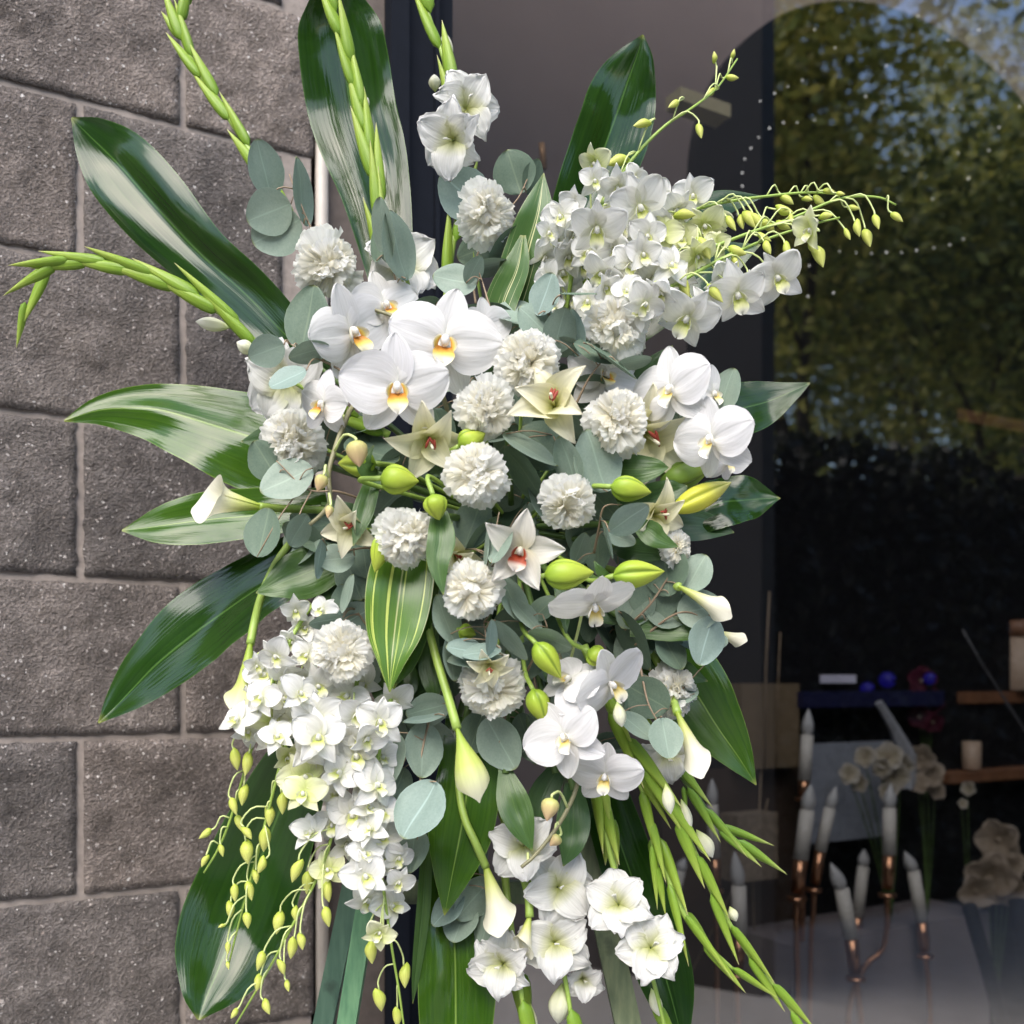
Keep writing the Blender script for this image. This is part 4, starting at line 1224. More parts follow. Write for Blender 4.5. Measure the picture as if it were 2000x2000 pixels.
SM = [  # name label pts mat
    ('lily leaf dropping in front of the central carnation, under the pale bud', [(858, 1000, .905, 16), (862, 1050, .895, 28), (856, 1100, .89, 22), (866, 1162, .888, 1)], ML_lily),
    ('ribbed lily leaf hanging above the lowest gladiolus florets', [(985, 1500, .965, 12), (1000, 1560, .955, 32), (1018, 1610, .95, 28), (1040, 1662, .948, 1)], ML_lily),
    ('wide lily leaf lying above the upper right lily bud', [(1180, 915, .95, 14), (1235, 918, .94, 30), (1280, 914, .935, 20), (1306, 913, .935, 1)], ML_lily),
    ('dark lily leaf under the upper right lily bud', [(1200, 985, .97, 12), (1265, 975, .96, 30), (1320, 960, .955, 24), (1342, 948, .955, 1)], ML_lilyd),
    ('lily leaf below the blue eucalyptus leaf on the right', [(1240, 1020, .935, 10), (1270, 1040, .925, 24), (1290, 1055, .925, 18), (1325, 1068, .925, 1)], ML_lily),
    ('long dark lily leaf between the two right lily buds', [(1190, 1065, .97, 12), (1240, 1075, .96, 24), (1290, 1080, .96, 14), (1330, 1075, .96, 1)], ML_lilyd),
    ('wide pale green leaf on the right above the side-facing carnation', [(1230, 1230, .975, 14), (1300, 1228, .97, 26), (1350, 1232, .965, 20), (1395, 1246, .965, 1)], ML_lily),
    ('twisted lily leaf tip between the green lily buds', [(1188, 1150, .925, 4), (1182, 1130, .915, 12), (1170, 1112, .91, 8), (1160, 1096, .91, 1)], ML_lily),
    ('narrow lily leaf under the left green lily bud', [(1090, 1140, .945, 10), (1102, 1190, .94, 14), (1106, 1240, .935, 1)], ML_lilyd),
    ('lily leaf hanging beside the pale moth orchid petal', [(1060, 1270, .95, 10), (1085, 1320, .945, 22), (1105, 1370, .94, 14), (1118, 1402, .94, 1)], ML_lilyd),
    ('lily leaf curling over the cream buds on the left', [(745, 900, .955, 8), (722, 960, .935, 18), (706, 1010, .925, 20), (690, 1066, .92, 1)], ML_lily),
    ('lily leaf between the two green buds left of centre', [(740, 925, .95, 6), (720, 920, .935, 18), (712, 900, .93, 14), (730, 870, .93, 1)], ML_lily),
    ('lily leaf under the cream open lily at centre left', [(880, 900, .95, 8), (862, 910, .93, 12), (845, 930, .925, 8), (838, 950, .925, 1)], ML_lilyd),
    ('dark leaf behind the upper carnation and first lily', [(990, 790, .96, 10), (970, 760, .945, 18), (962, 725, .94, 14), (958, 700, .94, 1)], ML_lilyd),
    ('green leaf hanging left of the long calla stem', [(845, 1230, .98, 12), (838, 1290, .97, 22), (845, 1340, .965, 18), (852, 1372, .965, 1)], ML_lily),
    ('dark leaf fanned beneath the lime striped leaf', [(770, 1290, .985, 24), (780, 1330, .98, 40), (750, 1350, .975, 30), (722, 1345, .975, 1)], ML_lily),
    ('dark broad leaf in the shade beside the matt leaf', [(700, 1080, .995, 20), (680, 1130, .99, 40), (660, 1175, .985, 30), (660, 1210, .985, 1)], ML_lilyd),
    ('green blade hanging by the lower moth orchid buds', [(1120, 1530, .99, 16), (1120, 1600, .985, 34), (1115, 1650, .98, 26), (1100, 1692, .98, 1)], ML_lilyd),
    ('long green blade behind the lower moth orchids', [(1090, 1500, 1.0, 18), (1060, 1560, .995, 30), (1045, 1640, .99, 20), (1040, 1700, .99, 1)], ML_lilyd),
    ('narrow leaf crossing the dark gap beside the lower carnation', [(1075, 1430, .98, 8), (1050, 1400, .97, 22), (1058, 1460, .965, 18), (1066, 1500, .965, 1)], ML_lilyd),
]
for lb, pts, mt in SM:
    blade('lily_leaf', lb, pts, mt, fold=0.22, fy=0.2, wave=0.07, nu=18, nv=9)

# ------------------------------------------------------------------ gladioli
gladiolus('curved green gladiolus spike rising over the block wall at upper left', [(640, 560, 1.05), (590, 470, 1.05), (500, 315, 1.06), (435, 210, 1.07), (385, 135, 1.075), (352, 60, 1.08), (356, -10, 1.08), (370, -70, 1.08)], n=13, t0=0.12, w0=27, w1=22, L0=100, L1=85,
          extra=[(352, 75, 315, 22, 18, 0.05), (365, 10, 375, -60, 18, 0.05)], whites=[(482, 280, 484, 255, 12, 0.03)])
gladiolus('straight green gladiolus spike in front of the tall dark leaf', [(770, 600, 1.03), (745, 480, 1.03), (738, 380, 1.03), (718, 280, 1.035), (696, 180, 1.04), (668, 70, 1.04), (632, -30, 1.04)], n=13, t0=0.12, w0=30, w1=26, L0=115, L1=90, spread=8,
          whites=[(742, 390, 748, 312, 22, -0.02), (738, 430, 752, 392, 26, -0.02), (686, 105, 681, 70, 15, 0.0), (712, 215, 718, 190, 14, 0.0), (706, 295, 716, 262, 16, 0.0)])
gladiolus('gladiolus spike with two open white florets before the window frame', [(870, 620, 1.04), (880, 500, 1.04), (900, 400, 1.04), (905, 320, 1.04), (892, 220, 1.04), (868, 120, 1.045), (838, 30, 1.05), (812, -50, 1.05)], n=9, t0=0.1, w0=28, w1=30, L0=130, L1=100, spread=9,
          florets=[(915, 205, 120, 0.35, 0.45, 20, -0.06, 1.0), (880, 275, 125, -0.35, -0.1, 0, -0.07, 0.9)], whites=[(875, 135, 868, 62, 28, 0.03), (850, 180, 848, 145, 24, 0.04)])
gladiolus('gladiolus spike arching left over the wall with drooping green tips', [(520, 700, 1.02), (470, 640, 1.02), (400, 590, 1.02), (320, 550, 1.02), (240, 522, 1.02), (165, 512, 1.02), (105, 520, 1.02), (70, 545, 1.02)], n=11, t0=0.1, t1=0.88, w0=30, w1=24, L0=120, L1=85, spread=7,
          extra=[(100, 520, 5, 578, 20, 0.0), (95, 525, 40, 640, 22, 0.0), (50, 590, 32, 680, 18, 0.0), (110, 512, 45, 511, 16, 0.0)], whites=[(452, 640, 382, 628, 28, -0.012), (500, 690, 462, 668, 28, -0.03)])
gladiolus('long pale green gladiolus spike trailing to the lower right corner', [(1140, 1260, .99), (1185, 1370, .985), (1235, 1460, .98), (1295, 1550, .98), (1345, 1640, .98), (1400, 1760, .985), (1460, 1860, .99), (1530, 1950, 1.0), (1590, 2040, 1.0)], n=13, t0=0.10, w0=28, w1=21, L0=125, L1=95, spread=8,
          whites=[(1300, 1530, 1310, 1590, 26, -0.08), (1330, 1560, 1350, 1620, 20, -0.06), (1360, 1620, 1392, 1675, 34, -0.05), (1205, 1370, 1215, 1420, 26, -0.08), (1425, 1770, 1438, 1800, 20, -0.06)])
gladiolus('thin gladiolus shoot hanging left of the long trailing spike', [(1225, 1470, 1.0), (1262, 1560, .995), (1275, 1640, .99), (1282, 1700, .99)], n=5, t0=0.1, w0=24, w1=18, L0=110, L1=80, spread=9, extra=[(1270, 1640, 1290, 1728, 16, -0.02)])
gladiolus('lower gladiolus branch ending between the trailing spike and the frame edge', [(1290, 1650, 1.0), (1315, 1740, .99), (1345, 1800, .985), (1385, 1850, .985), (1440, 1900, .99)], n=5, t0=0.0, w0=24, w1=20, L0=130, L1=80, spread=10, extra=[(1340, 1780, 1396, 1860, 20, -0.06)])
gladiolus('slim gladiolus shoot with split tips pointing right over the candles', [(1310, 1480, 1.01), (1360, 1555, 1.01), (1400, 1610, 1.01), (1450, 1650, 1.01)], n=5, t0=0.05, w0=22, w1=22, L0=105, L1=80, spread=7, extra=[(1405, 1612, 1512, 1652, 20, -0.02), (1430, 1640, 1535, 1705, 19, -0.02), (1335, 1535, 1342, 1595, 12, -0.02)], deep=True)
gladiolus('hanging gladiolus with open white florets at the bottom centre', [(940, 1480, 1.03), (985, 1600, 1.02), (1040, 1720, 1.01), (1080, 1820, 1.0), (1105, 1920, .995), (1120, 2020, .99), (1125, 2080, .99)], n=3, t0=0.78, t1=0.95, w0=34, w1=34, L0=120, L1=120, spread=9,
          florets=[(1020, 1650, 128, -0.15, 0.1, 15, -0.06, 1.0), (1095, 1735, 132, 0.25, -0.1, 40, -0.075, 1.0), (1085, 1845, 134, 0.1, -0.2, 0, -0.08, 1.0), (1140, 1915, 80, 0.3, -0.4, 10, -0.06, 0.55)], whites=[(1098, 1920, 1090, 2000, 46, -0.06)])
gladiolus('short gladiolus with a ruffled floret at the bottom edge left of centre', [(985, 1700, 1.02), (1000, 1830, 1.0), (1018, 1940, .99), (1030, 2060, .985)], n=2, t0=0.75, t1=0.9, w0=34, w1=34, L0=110, L1=120, spread=6,
          florets=[(978, 1888, 126, -0.3, -0.35, -10, -0.08, 0.95)], extra=[(1015, 1895, 1030, 2030, 40, -0.03)], whites=[(1036, 1960, 1042, 2030, 22, -0.05)])
gladiolus('gladiolus with two white florets hanging right of the bottom centre', [(1150, 1400, 1.02), (1170, 1540, 1.01), (1195, 1680, 1.0), (1240, 1800, .99), (1280, 1930, .985), (1310, 2060, .98)], n=3, t0=0.10, t1=0.24, extra=[(1275, 1905, 1306, 2030, 32, 0.0), (1280, 1960, 1330, 2060, 30, -0.05), (1186, 1590, 1182, 1690, 32, 0.01), (1190, 1595, 1206, 1696, 32, 0.01)], w0=34, w1=30, L0=130, L1=110, spread=8,
          florets=[(1205, 1762, 128, -0.15, 0.25, 10, -0.10, 1.0), (1275, 1850, 130, 0.2, 0.05, -20, -0.11, 1.0)], whites=[(1272, 1930, 1288, 1985, 26, -0.06)])
gladiolus('large ruffled gladiolus bloom behind the left eucalyptus leaves', [(760, 850, 1.02), (650, 790, 1.0), (560, 740, .98)], n=2, t0=0.1, t1=0.3, florets=[(550, 748, 160, -0.5, 0.0, 0, -0.02, 1.0)])
gladiolus('ruffled white gladiolus bloom behind the upper eucalyptus leaf', [(820, 700, 1.02), (805, 600, 1.01), (790, 520, 1.0)], n=2, t0=0.1, t1=0.3, florets=[(790, 510, 150, 0.5, 0.5, 0, 0.02, 0.85)])
gladiolus('white gladiolus floret beside the cream calla at lower right', [(1190, 1300, 1.02), (1260, 1400, 1.01), (1310, 1470, 1.0)], n=2, t0=0.1, t1=0.3, florets=[(1305, 1480, 110, 0.2, -0.5, 0, -0.01, 0.8)])

# ------------------------------------------------------------------ moth orchids
phal_spray('moth orchid spray with the three largest white blooms at upper centre', [(900, 900, 1.02), (860, 760, .98), (800, 640, .965), (720, 600, .97)],
           [(776, 758, 208, 0.0, 0.02, 0, -0.02), (868, 668, 222, 0.08, 0.12, -12, -0.002), (686, 650, 190, 0.62, 0.10, 12, 0.0), (752, 600, 150, 0.45, 0.45, 5, 0.03), (948, 640, 120, 0.7, 0.3, 0, 0.035)])
phal_spray('moth orchid spray drooping left with brownish buds beside the lower left carnation', [(800, 800, .98), (700, 790, .95), (672, 830, .925), (650, 890, .915), (642, 930, .912), (645, 975, .91), (632, 1000, .91), (605, 1025, .91)],
           [(632, 790, 130, -0.85, 0.1, -8, -0.02)], [(632, 928, 620, 960, 27, -0.03), (695, 862, 702, 912, 44, -0.03), (645, 988, 640, 1012, 17, -0.03)])
phal_spray('moth orchid spray with two white blooms at the right edge', [(1130, 900, 1.02), (1220, 800, .98), (1300, 750, .965), (1380, 820, .97), (1420, 860, .975)],
           [(1312, 762, 180, -0.6, 0.15, 14, 0.0), (1392, 858, 178, -0.75, 0.0, 16, -0.03), (1392, 770, 110, 0.8, 0.2, 0, 0.03), (1420, 900, 100, 0.9, -0.3, 0, 0.02)], kind='phal2')
phal_spray('moth orchid spray hanging low right of centre with knobbly brown stem', [(1080, 1250, 1.0), (1110, 1330, .96), (1150, 1420, .955), (1135, 1500, .95), (1118, 1560, .945), (1085, 1620, .94), (1045, 1670, .935), (1018, 1694, .932)],
           [(1105, 1440, 165, -0.45, -0.1, 30, -0.02), (1182, 1515, 145, -0.2, -0.55, -6, -0.03), (1190, 1335, 170, 1.3, -0.7, 40, -0.005), (1112, 1330, 140, -0.5, 0.8, -40, 0.012), (1160, 1180, 170, 0.45, -1.5, 12, 0.0)],
           [(1078, 1558, 1068, 1604, 36, -0.05), (1092, 1632, 1074, 1652, 26, -0.05), (1030, 1690, 1012, 1692, 10, -0.04)], kind='phal2')

# ------------------------------------------------------------------ dendrobium
dendrobium('dendrobium spray reaching up right with tip buds over the dark arch', [(1100, 640, 1.03), (1130, 480, 1.0), (1180, 390, 1.0), (1240, 305, 1.01), (1300, 245, 1.02), (1350, 212, 1.03), (1400, 172, 1.06), (1440, 115, 1.09)],
           [(1120, 455, 84, 0), (1070, 455, 60, 0), (1150, 495, 84, 0), (1075, 540, 70, 0), (1110, 500, 80, 0), (1195, 410, 84, 0), (1120, 400, 66, 0), (1163, 318, 66, 1), (1160, 354, 66, 0), (1207, 365, 80, 0), (1240, 346, 48, 0), (1166, 445, 118, 0, -0.03, 0.05, -0.55, 0, 1), (1096, 424, 80, 0), (1088, 462, 66, 0), (1130, 482, 80, 0), (1062, 502, 76, 0), (1098, 535, 92, 0), (1140, 520, 80, 0), (1130, 585, 78, 0), (1085, 598, 45, 0)],
           [(1254, 241, 36, -160), (1317, 203, 28, -150), (1367, 256, 30, -80), (1207, 313, 48, -155), (1396, 112, 24, 100), (1432, 106, 22, 80), (1430, 152, 26, 0), (1388, 181, 24, -150)])
dendrobium('upper of the dendrobium sprays pointing right, ending in slender green buds', [(1100, 600, 1.03), (1200, 490, 1.0), (1300, 430, 1.0), (1400, 398, 1.0), (1500, 383, 1.005), (1580, 376, 1.01), (1648, 380, 1.01)],
           [(1320, 410, 80, 0), (1260, 430, 90, 0), (1215, 450, 80, 0), (1330, 470, 76, 1), (1249, 404, 118, 0, -0.03, 0.35, -0.25, 20, 1), (1287, 382, 72, 0), (1355, 384, 84, 0), (1233, 447, 86, 0), (1293, 457, 84, 1), (1204, 489, 80, 0), (1377, 440, 84, 1), (1399, 430, 60, 1)],
           [(1337, 418, 45, -10), (1428, 437, 34, -55), (1447, 433, 32, -70), (1464, 427, 46, -60), (1478, 430, 36, -60), (1500, 440, 40, -50), (1538, 390, 30, -40), (1577, 388, 22, -20), (1600, 393, 30, -30), (1618, 373, 26, -5), (1641, 378, 20, -10)])
dendrobium('middle dendrobium spray pointing right with the farthest reaching buds', [(1110, 640, 1.02), (1230, 560, .985), (1340, 505, .98), (1450, 460, .985), (1550, 425, .99), (1640, 388, .995), (1712, 385, 1.0), (1750, 400, 1.0)],
           [(1230, 520, 92, 0), (1310, 520, 84, 0), (1210, 555, 80, 0), (1330, 540, 70, 0), (1400, 480, 60, 1), (1264, 462, 82, 0), (1256, 499, 82, 0), (1295, 491, 56, 0), (1176, 533, 84, 0), (1197, 522, 66, 0), (1264, 528, 76, 0), (1361, 500, 76, 1), (1278, 541, 92, 0), (1585, 450, 78, 1)],
           [(1532, 412, 40, -10), (1545, 429, 24, -80), (1529, 441, 34, -20), (1613, 421, 30, 0), (1667, 406, 26, -10), (1674, 446, 34, -70), (1694, 463, 42, -75), (1712, 433, 32, -75), (1752, 424, 30, -40), (1655, 458, 24, -60), (1600, 498, 52, -75), (1585, 483, 30, -60)])
dendrobium('lowest dendrobium spray pointing right with white blossoms at its end', [(1120, 680, 1.01), (1210, 600, .97), (1310, 560, .96), (1400, 510, .965), (1490, 470, .975), (1580, 440, .98), (1640, 425, .985)],
           [(1150, 590, 80, 0), (1290, 570, 80, 0), (1375, 600, 84, 0), (1470, 560, 70, 0), (1181, 561, 70, 0), (1259, 592, 84, 0), (1343, 620, 128, 0, -0.01, -0.3, -0.5, -30, 1), (1439, 575, 122, 0, -0.01, 0.3, -0.35, 20, 0.9), (1411, 545, 76, 0), (1517, 542, 108, 0, -0.01, 0.35, -0.2, 30, 0.9), (1250, 612, 64, 0), (1225, 570, 70, 0)],
           [(1377, 483, 52, -70), (1439, 491, 40, -15), (1492, 465, 32, -20), (1498, 483, 32, -60), (1537, 489, 32, -70), (1337, 561, 44, -65), (1397, 573, 47, -50), (1464, 548, 34, -75), (1298, 604, 52, -80), (1436, 511, 26, -60)])
dendrobium('leftmost hanging dendrobium spray ending short above the drooping leaf', [(640, 1150, 1.0), (590, 1210, .97), (545, 1300, .955), (510, 1400, .955), (480, 1500, .96), (450, 1600, .965), (425, 1660, .965), (398, 1705, .965)],
           [(560, 1320, 80, 0), (490, 1370, 76, 0), (525, 1440, 70, 0), (500, 1300, 50, 0), (577, 1192, 62, 0), (595, 1228, 70, 0), (574, 1254, 62, 0), (540, 1280, 80, 0), (517, 1320, 84, 0), (512, 1363, 80, 0), (465, 1407, 82, 0), (484, 1428, 70, 0), (532, 1404, 92, 1), (551, 1365, 80, 0)],
           [(460, 1483, 44, -80), (483, 1491, 50, -100), (475, 1552, 44, -95), (456, 1575, 36, -70), (467, 1607, 34, -75), (401, 1629, 32, -145), (433, 1661, 26, -80), (399, 1681, 28, -110)])
dendrobium('long hanging dendrobium spray crossing the middle of the drooping leaf', [(690, 1160, 1.0), (640, 1250, .965), (595, 1350, .95), (560, 1450, .945), (530, 1560, .945), (505, 1660, .95), (475, 1770, .955), (445, 1890, .96)],
           [(600, 1280, 76, 0), (620, 1340, 84, 0), (570, 1410, 84, 0), (600, 1460, 84, 0), (631, 1192, 60, 0), (587, 1326, 84, 0), (585, 1357, 88, 0), (542, 1441, 80, 0), (623, 1400, 100, 0, -0.015, 0.0, -0.1, 10, 1), (596, 1518, 100, 1), (593, 1552, 86, 1), (660, 1290, 80, 0), (560, 1480, 60, 1)],
           [(551, 1567, 48, -85), (527, 1592, 46, -95), (517, 1639, 50, -95), (482, 1663, 50, -85), (483, 1626, 32, -60), (512, 1690, 38, -120), (500, 1712, 30, -90), (488, 1740, 40, -80), (458, 1744, 36, -85), (450, 1776, 36, -95), (483, 1797, 34, -85), (445, 1851, 26, -90), (433, 1808, 16, -150), (445, 1885, 18, -80)])
dendrobium('long hanging dendrobium spray slanting to the lower left corner of the leaf', [(740, 1200, 1.0), (700, 1320, .96), (680, 1440, .945), (665, 1560, .94), (630, 1690, .945), (570, 1810, .95), (515, 1910, .955), (455, 2010, .96)],
           [(660, 1430, 96, 0), (690, 1440, 84, 0), (665, 1510, 90, 0), (650, 1610, 80, 0), (675, 1650, 80, 0), (631, 1388, 96, 0), (678, 1362, 98, 0), (709, 1336, 78, 0), (697, 1394, 86, 0), (623, 1441, 112, 0, -0.015, -0.1, 0.1, 0, 1), (623, 1478, 80, 0), (657, 1552, 66, 0), (610, 1629, 88, 0, 0.0, -0.6, 0.8, 20, 0.5), (640, 1700, 78, 1), (650, 1480, 70, 0), (690, 1592, 108, 0)],
           [(578, 1700, 50, -105), (601, 1723, 48, -95), (638, 1740, 46, -75), (638, 1791, 42, -75), (544, 1801, 48, -100), (509, 1877, 42, -110), (571, 1851, 46, -100), (589, 1838, 36, -85), (551, 1888, 34, -80), (505, 1919, 36, -105), (561, 1925, 26, -75), (520, 1966, 34, -65), (458, 1979, 26, -125), (576, 1784, 32, -80)])
dendrobium('hanging dendrobium spray with blossoms nearest the easel legs', [(790, 1250, 1.0), (760, 1380, .95), (735, 1500, .94), (730, 1620, .94), (748, 1730, .945), (765, 1850, .95), (780, 1940, .955), (792, 2030, .96)],
           [(715, 1440, 84, 0), (745, 1480, 84, 0), (745, 1590, 84, 0), (725, 1620, 84, 0), (735, 1690, 84, 0), (771, 1368, 76, 0), (741, 1410, 104, 0, -0.01, 0.2, -0.1, 0, 1), (697, 1478, 110, 0, -0.01, -0.1, 0.0, 20, 1), (734, 1535, 98, 0), (704, 1535, 70, 0), (721, 1579, 80, 0), (747, 1639, 104, 0), (710, 1670, 86, 0), (714, 1713, 98, 0), (778, 1722, 66, 0), (717, 1757, 84, 0), (764, 1771, 88, 0), (741, 1821, 66, 1), (778, 1675, 70, 0)],
           [(724, 1858, 50, -80), (790, 1905, 50, -85), (742, 1952, 48, -85), (776, 1986, 42, -90), (744, 1841, 32, -100)])

# ------------------------------------------------------------------ carnations
carnation('white carnation at the upper left, above the moth orchids', 642, 522, 64, 0.05, -0.2, -0.025)
carnation('white carnation in front of the round leaf beside the window frame', 960, 420, 58, 0.55, -0.1, 0.0)
carnation('white carnation right of the topmost moth orchid', 1030, 706, 62, 0.05, 0.1)
carnation('cream centred carnation right of the frontal moth orchid', 954, 798, 58, 0.25, 0.0, 0.005)
carnation('white carnation at the left under the drooping moth orchid', 570, 868, 62, -0.2, -0.1)
carnation('white carnation directly above the cymbidium orchid', 932, 924, 62, 0.0, 0.05)
carnation('creamy carnation right of centre beneath the grey eucalyptus leaves', 1114, 990, 56, 0.25, -0.4)
carnation('white carnation partly covered by a hanging lily leaf', 792, 1050, 58, 0.1, -0.05, 0.0)
carnation('white carnation in the middle of the arrangement, left of the green lily buds', 920, 1155, 58, 0.0, -0.1)
carnation('white carnation above the lower left dendrobium blossoms', 666, 1272, 58, -0.1, 0.0, -0.03)
carnation('cream carnation beside the long hanging calla lily', 960, 1352, 62, -0.05, -0.35)
carnation('small carnation seen from the side on the broad right leaf', 1328, 1352, 50, 1.1, -0.1, 0.02)
carnation('white carnation under the right dendrobium sprays', 1205, 638, 64, 0.1, 0.1)
carnation('white carnation left of the right moth orchids', 1205, 822, 62, 0.0, 0.1)
carnation('small carnation seen edge-on at the right, half hidden by leaves', 1330, 1070, 34, 1.0, 0.1, 0.02)

# ------------------------------------------------------------------ lilies and cymbidium
single('lily', 'lily', 'open cream lily with dark red anthers right of centre', 'lily', 1082, 790, 165, -0.15, 0.35, 10, -0.01)
single('lily', 'lily', 'pale yellow lily behind the right moth orchid', 'lily', 1262, 850, 190, 0.35, -0.25, 0, 0.03, 0.8)
single('lily', 'lily', 'open cream lily tucked under the frontal moth orchid', 'lily', 838, 858, 150, 0.1, -0.35, 30, 0.0)
single('lily', 'lily', 'small cream lily left of centre beside the orchid stem', 'lily', 690, 1030, 120, -0.5, -0.05, 0, -0.005, 0.8)
single('lily', 'lily', 'cream lily half hidden behind the hanging lily leaf', 'lily', 890, 1085, 100, 0.2, -0.3, 10, 0.02, 0.6)
single('lily', 'lily', 'cream lily petals beside the yellow bud at right', 'lily', 1280, 1005, 120, 0.7, 0.0, 0, 0.01, 0.8)
single('lily', 'lily', 'drooping cream lily above the lower carnation', 'lily', 955, 1300, 90, 0.0, -0.7, 10, -0.03, 0.6)
single('cym', 'cymbidium', 'cream cymbidium orchid with red throat at the centre', 'orchid', 1015, 1075, 160, 0.0, -0.15, -15, -0.015)
single('phal', 'moth_orchid', 'pale moth orchid bloom turned away under the upper right carnation', 'orchid', 1180, 735, 150, 0.5, 0.5, -20, 0.04)
LB = 'lily_bud'
lily_bud('plump green lily bud pointing right, left of the pair at centre right', 1062, 1124, 1160, 1118, 56)
lily_bud('plump green lily bud pointing right, rightmost of the pair at centre right', 1196, 1125, 1298, 1116, 52)
lily_bud('green lily bud pointing right beneath the wide lily leaf', 1192, 950, 1272, 962, 46)
lily_bud('yellow green lily bud left of centre pointing right', 742, 934, 818, 940, 54)
lily_bud('yellow green bud half covered by the brownish orchid bud', 735, 905, 660, 905, 52, off=0.0)
lily_bud('small pale lily bud above the hanging lily leaf', 845, 965, 858, 1016, 44)
lily_bud('slim lime lily bud pointing down left of the striped leaf', 752, 1040, 732, 1118, 36)
lily_bud('lime lily bud pointing down right under an oval eucalyptus leaf', 1045, 1255, 1096, 1325, 46)
lily_bud('long lime lily bud hanging beside the lower moth orchid', 1040, 1345, 1066, 1414, 44)
lily_bud('small lime lily bud below the underside-showing moth orchid', 1148, 1270, 1186, 1296, 40)
lily_bud('green lily bud peeping between two stacked carnations', 895, 872, 948, 846, 44, off=0.0)
lily_bud('deep green lily bud under the right moth orchid', 1288, 945, 1392, 908, 54, 'lilyd', 0.02)
lily_bud('bright yellow long lily bud pointing right under the moth orchid', 1308, 1000, 1428, 942, 46, 'lilyy', -0.01)
lily_bud('small lime bud under the middle carnation', 895, 1230, 930, 1240, 30, 'lily', 0.01)

# ------------------------------------------------------------------ callas
calla('cream calla lily lying left with its tip curling over the leaf', (508, 990), (368, 966), 100, None, 35, [(545, 993, .99), (620, 996, 1.0), (720, 1005, 1.02)], -0.02)
calla('green throated calla lily hanging tip down over the left dendrobium', (489, 1255), (470, 1415), 74, MP_calla2, 175, [(497, 1215, .985), (512, 1160, .985), (545, 1090, .99), (600, 1020, 1.02)], -0.05)
calla('slender half closed calla lily hanging before the broad central leaf', (892, 1420), (938, 1572), 64, MP_calla2, 180, [(872, 1350, .93), (848, 1270, .945), (835, 1200, .96), (850, 1120, 1.0)], -0.045, 0.2, closed=True)
calla('large cream calla lily drooping by the bottom gladiolus florets', (948, 1690), (988, 1828), 84, None, 200, [(930, 1650, .975), (905, 1590, .985), (890, 1500, 1.0)], -0.06, 0.5)
calla('cream calla lily curling between the bottom gladiolus florets', (1035, 1790), (1015, 1870), 56, None, 60, [(1030, 1740, .99), (1000, 1650, 1.0), (970, 1560, 1.02)], -0.08, 0.6)
calla('cream calla lily pointing down right under the paired eucalyptus leaves', (1322, 1390), (1378, 1522), 66, None, 190, [(1305, 1340, 1.0), (1270, 1270, 1.0), (1200, 1180, 1.03)], -0.03, 0.6)
calla('cream calla lily poking out right below the round eucalyptus leaves', (1325, 1145), (1435, 1205), 56, None, 190, [(1290, 1140, 1.0), (1220, 1120, 1.02), (1150, 1100, 1.04)], 0.0, 0.6)
calla('small calla lily tip poking out at the right edge', (1390, 1232), (1462, 1256), 40, None, 170, [(1340, 1220, 1.01), (1270, 1190, 1.02), (1180, 1150, 1.04)], 0.02, 0.3)

# ------------------------------------------------------------------ eucalyptus
E = eucalyptus
E('eucalyptus sprig with three round leaves against the block wall at upper left', [(700, 640, 1.0), (640, 510, 1.0), (605, 440, 1.0), (580, 380, 1.0), (565, 340, 1.0)],
  [(516, 330, 53, 36, 100, 0, -.005), (525, 415, 46, 44, 200, 0, 0), (540, 452, 52, 48, 205, 0, .01), (588, 375, 62, 12, 95, 0, 0)])
E('eucalyptus sprig with round leaves behind the upper carnation', [(930, 600, 1.03), (925, 520, 1.03), (965, 440, 1.03), (1010, 390, 1.03), (1030, 350, 1.03)],
  [(905, 378, 56, 50, 140, 1, 0), (1004, 336, 42, 40, 110, 2, 0), (1040, 345, 34, 22, 70, 2, .005), (1000, 480, 62, 30, 40, 2, 0), (930, 490, 40, 36, 200, 2, .01), (955, 520, 44, 12, 15, 0, -.01)])
E('tall eucalyptus leaf pair standing over the topmost orchid bloom', [(790, 640, 1.0), (775, 560, .995), (762, 500, .99)],
  [(752, 450, 60, 22, 95, 0, -.02), (775, 480, 66, 32, 105, 0, -.015), (742, 470, 40, 20, 80, 2, 0)])
E('eucalyptus sprig with oval leaves at the left of the moth orchids', [(740, 770, .97), (660, 720, .955), (600, 690, .95), (555, 665, .95)],
  [(602, 622, 64, 46, 75, 2, .02), (520, 686, 37, 30, 200, 0, -.01), (604, 687, 42, 20, 195, 0, -.01), (562, 740, 40, 25, 205, 1, -.03), (690, 700, 40, 34, 200, 2, .02)])
E('eucalyptus sprig between the topmost moth orchid and the striped leaf', [(985, 680, .98), (960, 610, .98), (945, 560, .985), (935, 530, .985)],
  [(888, 548, 44, 36, 170, 0, 0), (925, 527, 30, 20, 60, 0, -.005), (1000, 622, 44, 12, 170, 0, -.01), (1010, 648, 34, 16, 160, 0, 0)])
E('eucalyptus sprig with grey leaves beneath the upper right dendrobium', [(1040, 740, .97), (1060, 680, .955), (1075, 640, .955), (1070, 590, .96)],
  [(1065, 575, 42, 32, 70, 1, -.01), (1130, 576, 36, 9, 0, 2, -.03), (1048, 632, 46, 34, 140, 0, 0), (1092, 645, 44, 32, 75, 0, -.005), (1122, 650, 46, 24, 100, 1, .005), (1105, 676, 36, 20, 0, 0, .01)])
E('eucalyptus sprig with narrow dark leaves under the upper right carnation', [(1120, 800, .96), (1150, 740, .95), (1180, 700, .945)],
  [(1190, 705, 62, 12, -35, 2, -.02), (1160, 690, 44, 18, -25, 2, .0), (1240, 705, 34, 10, 10, 0, .0), (1150, 760, 50, 24, 10, 2, .03)])
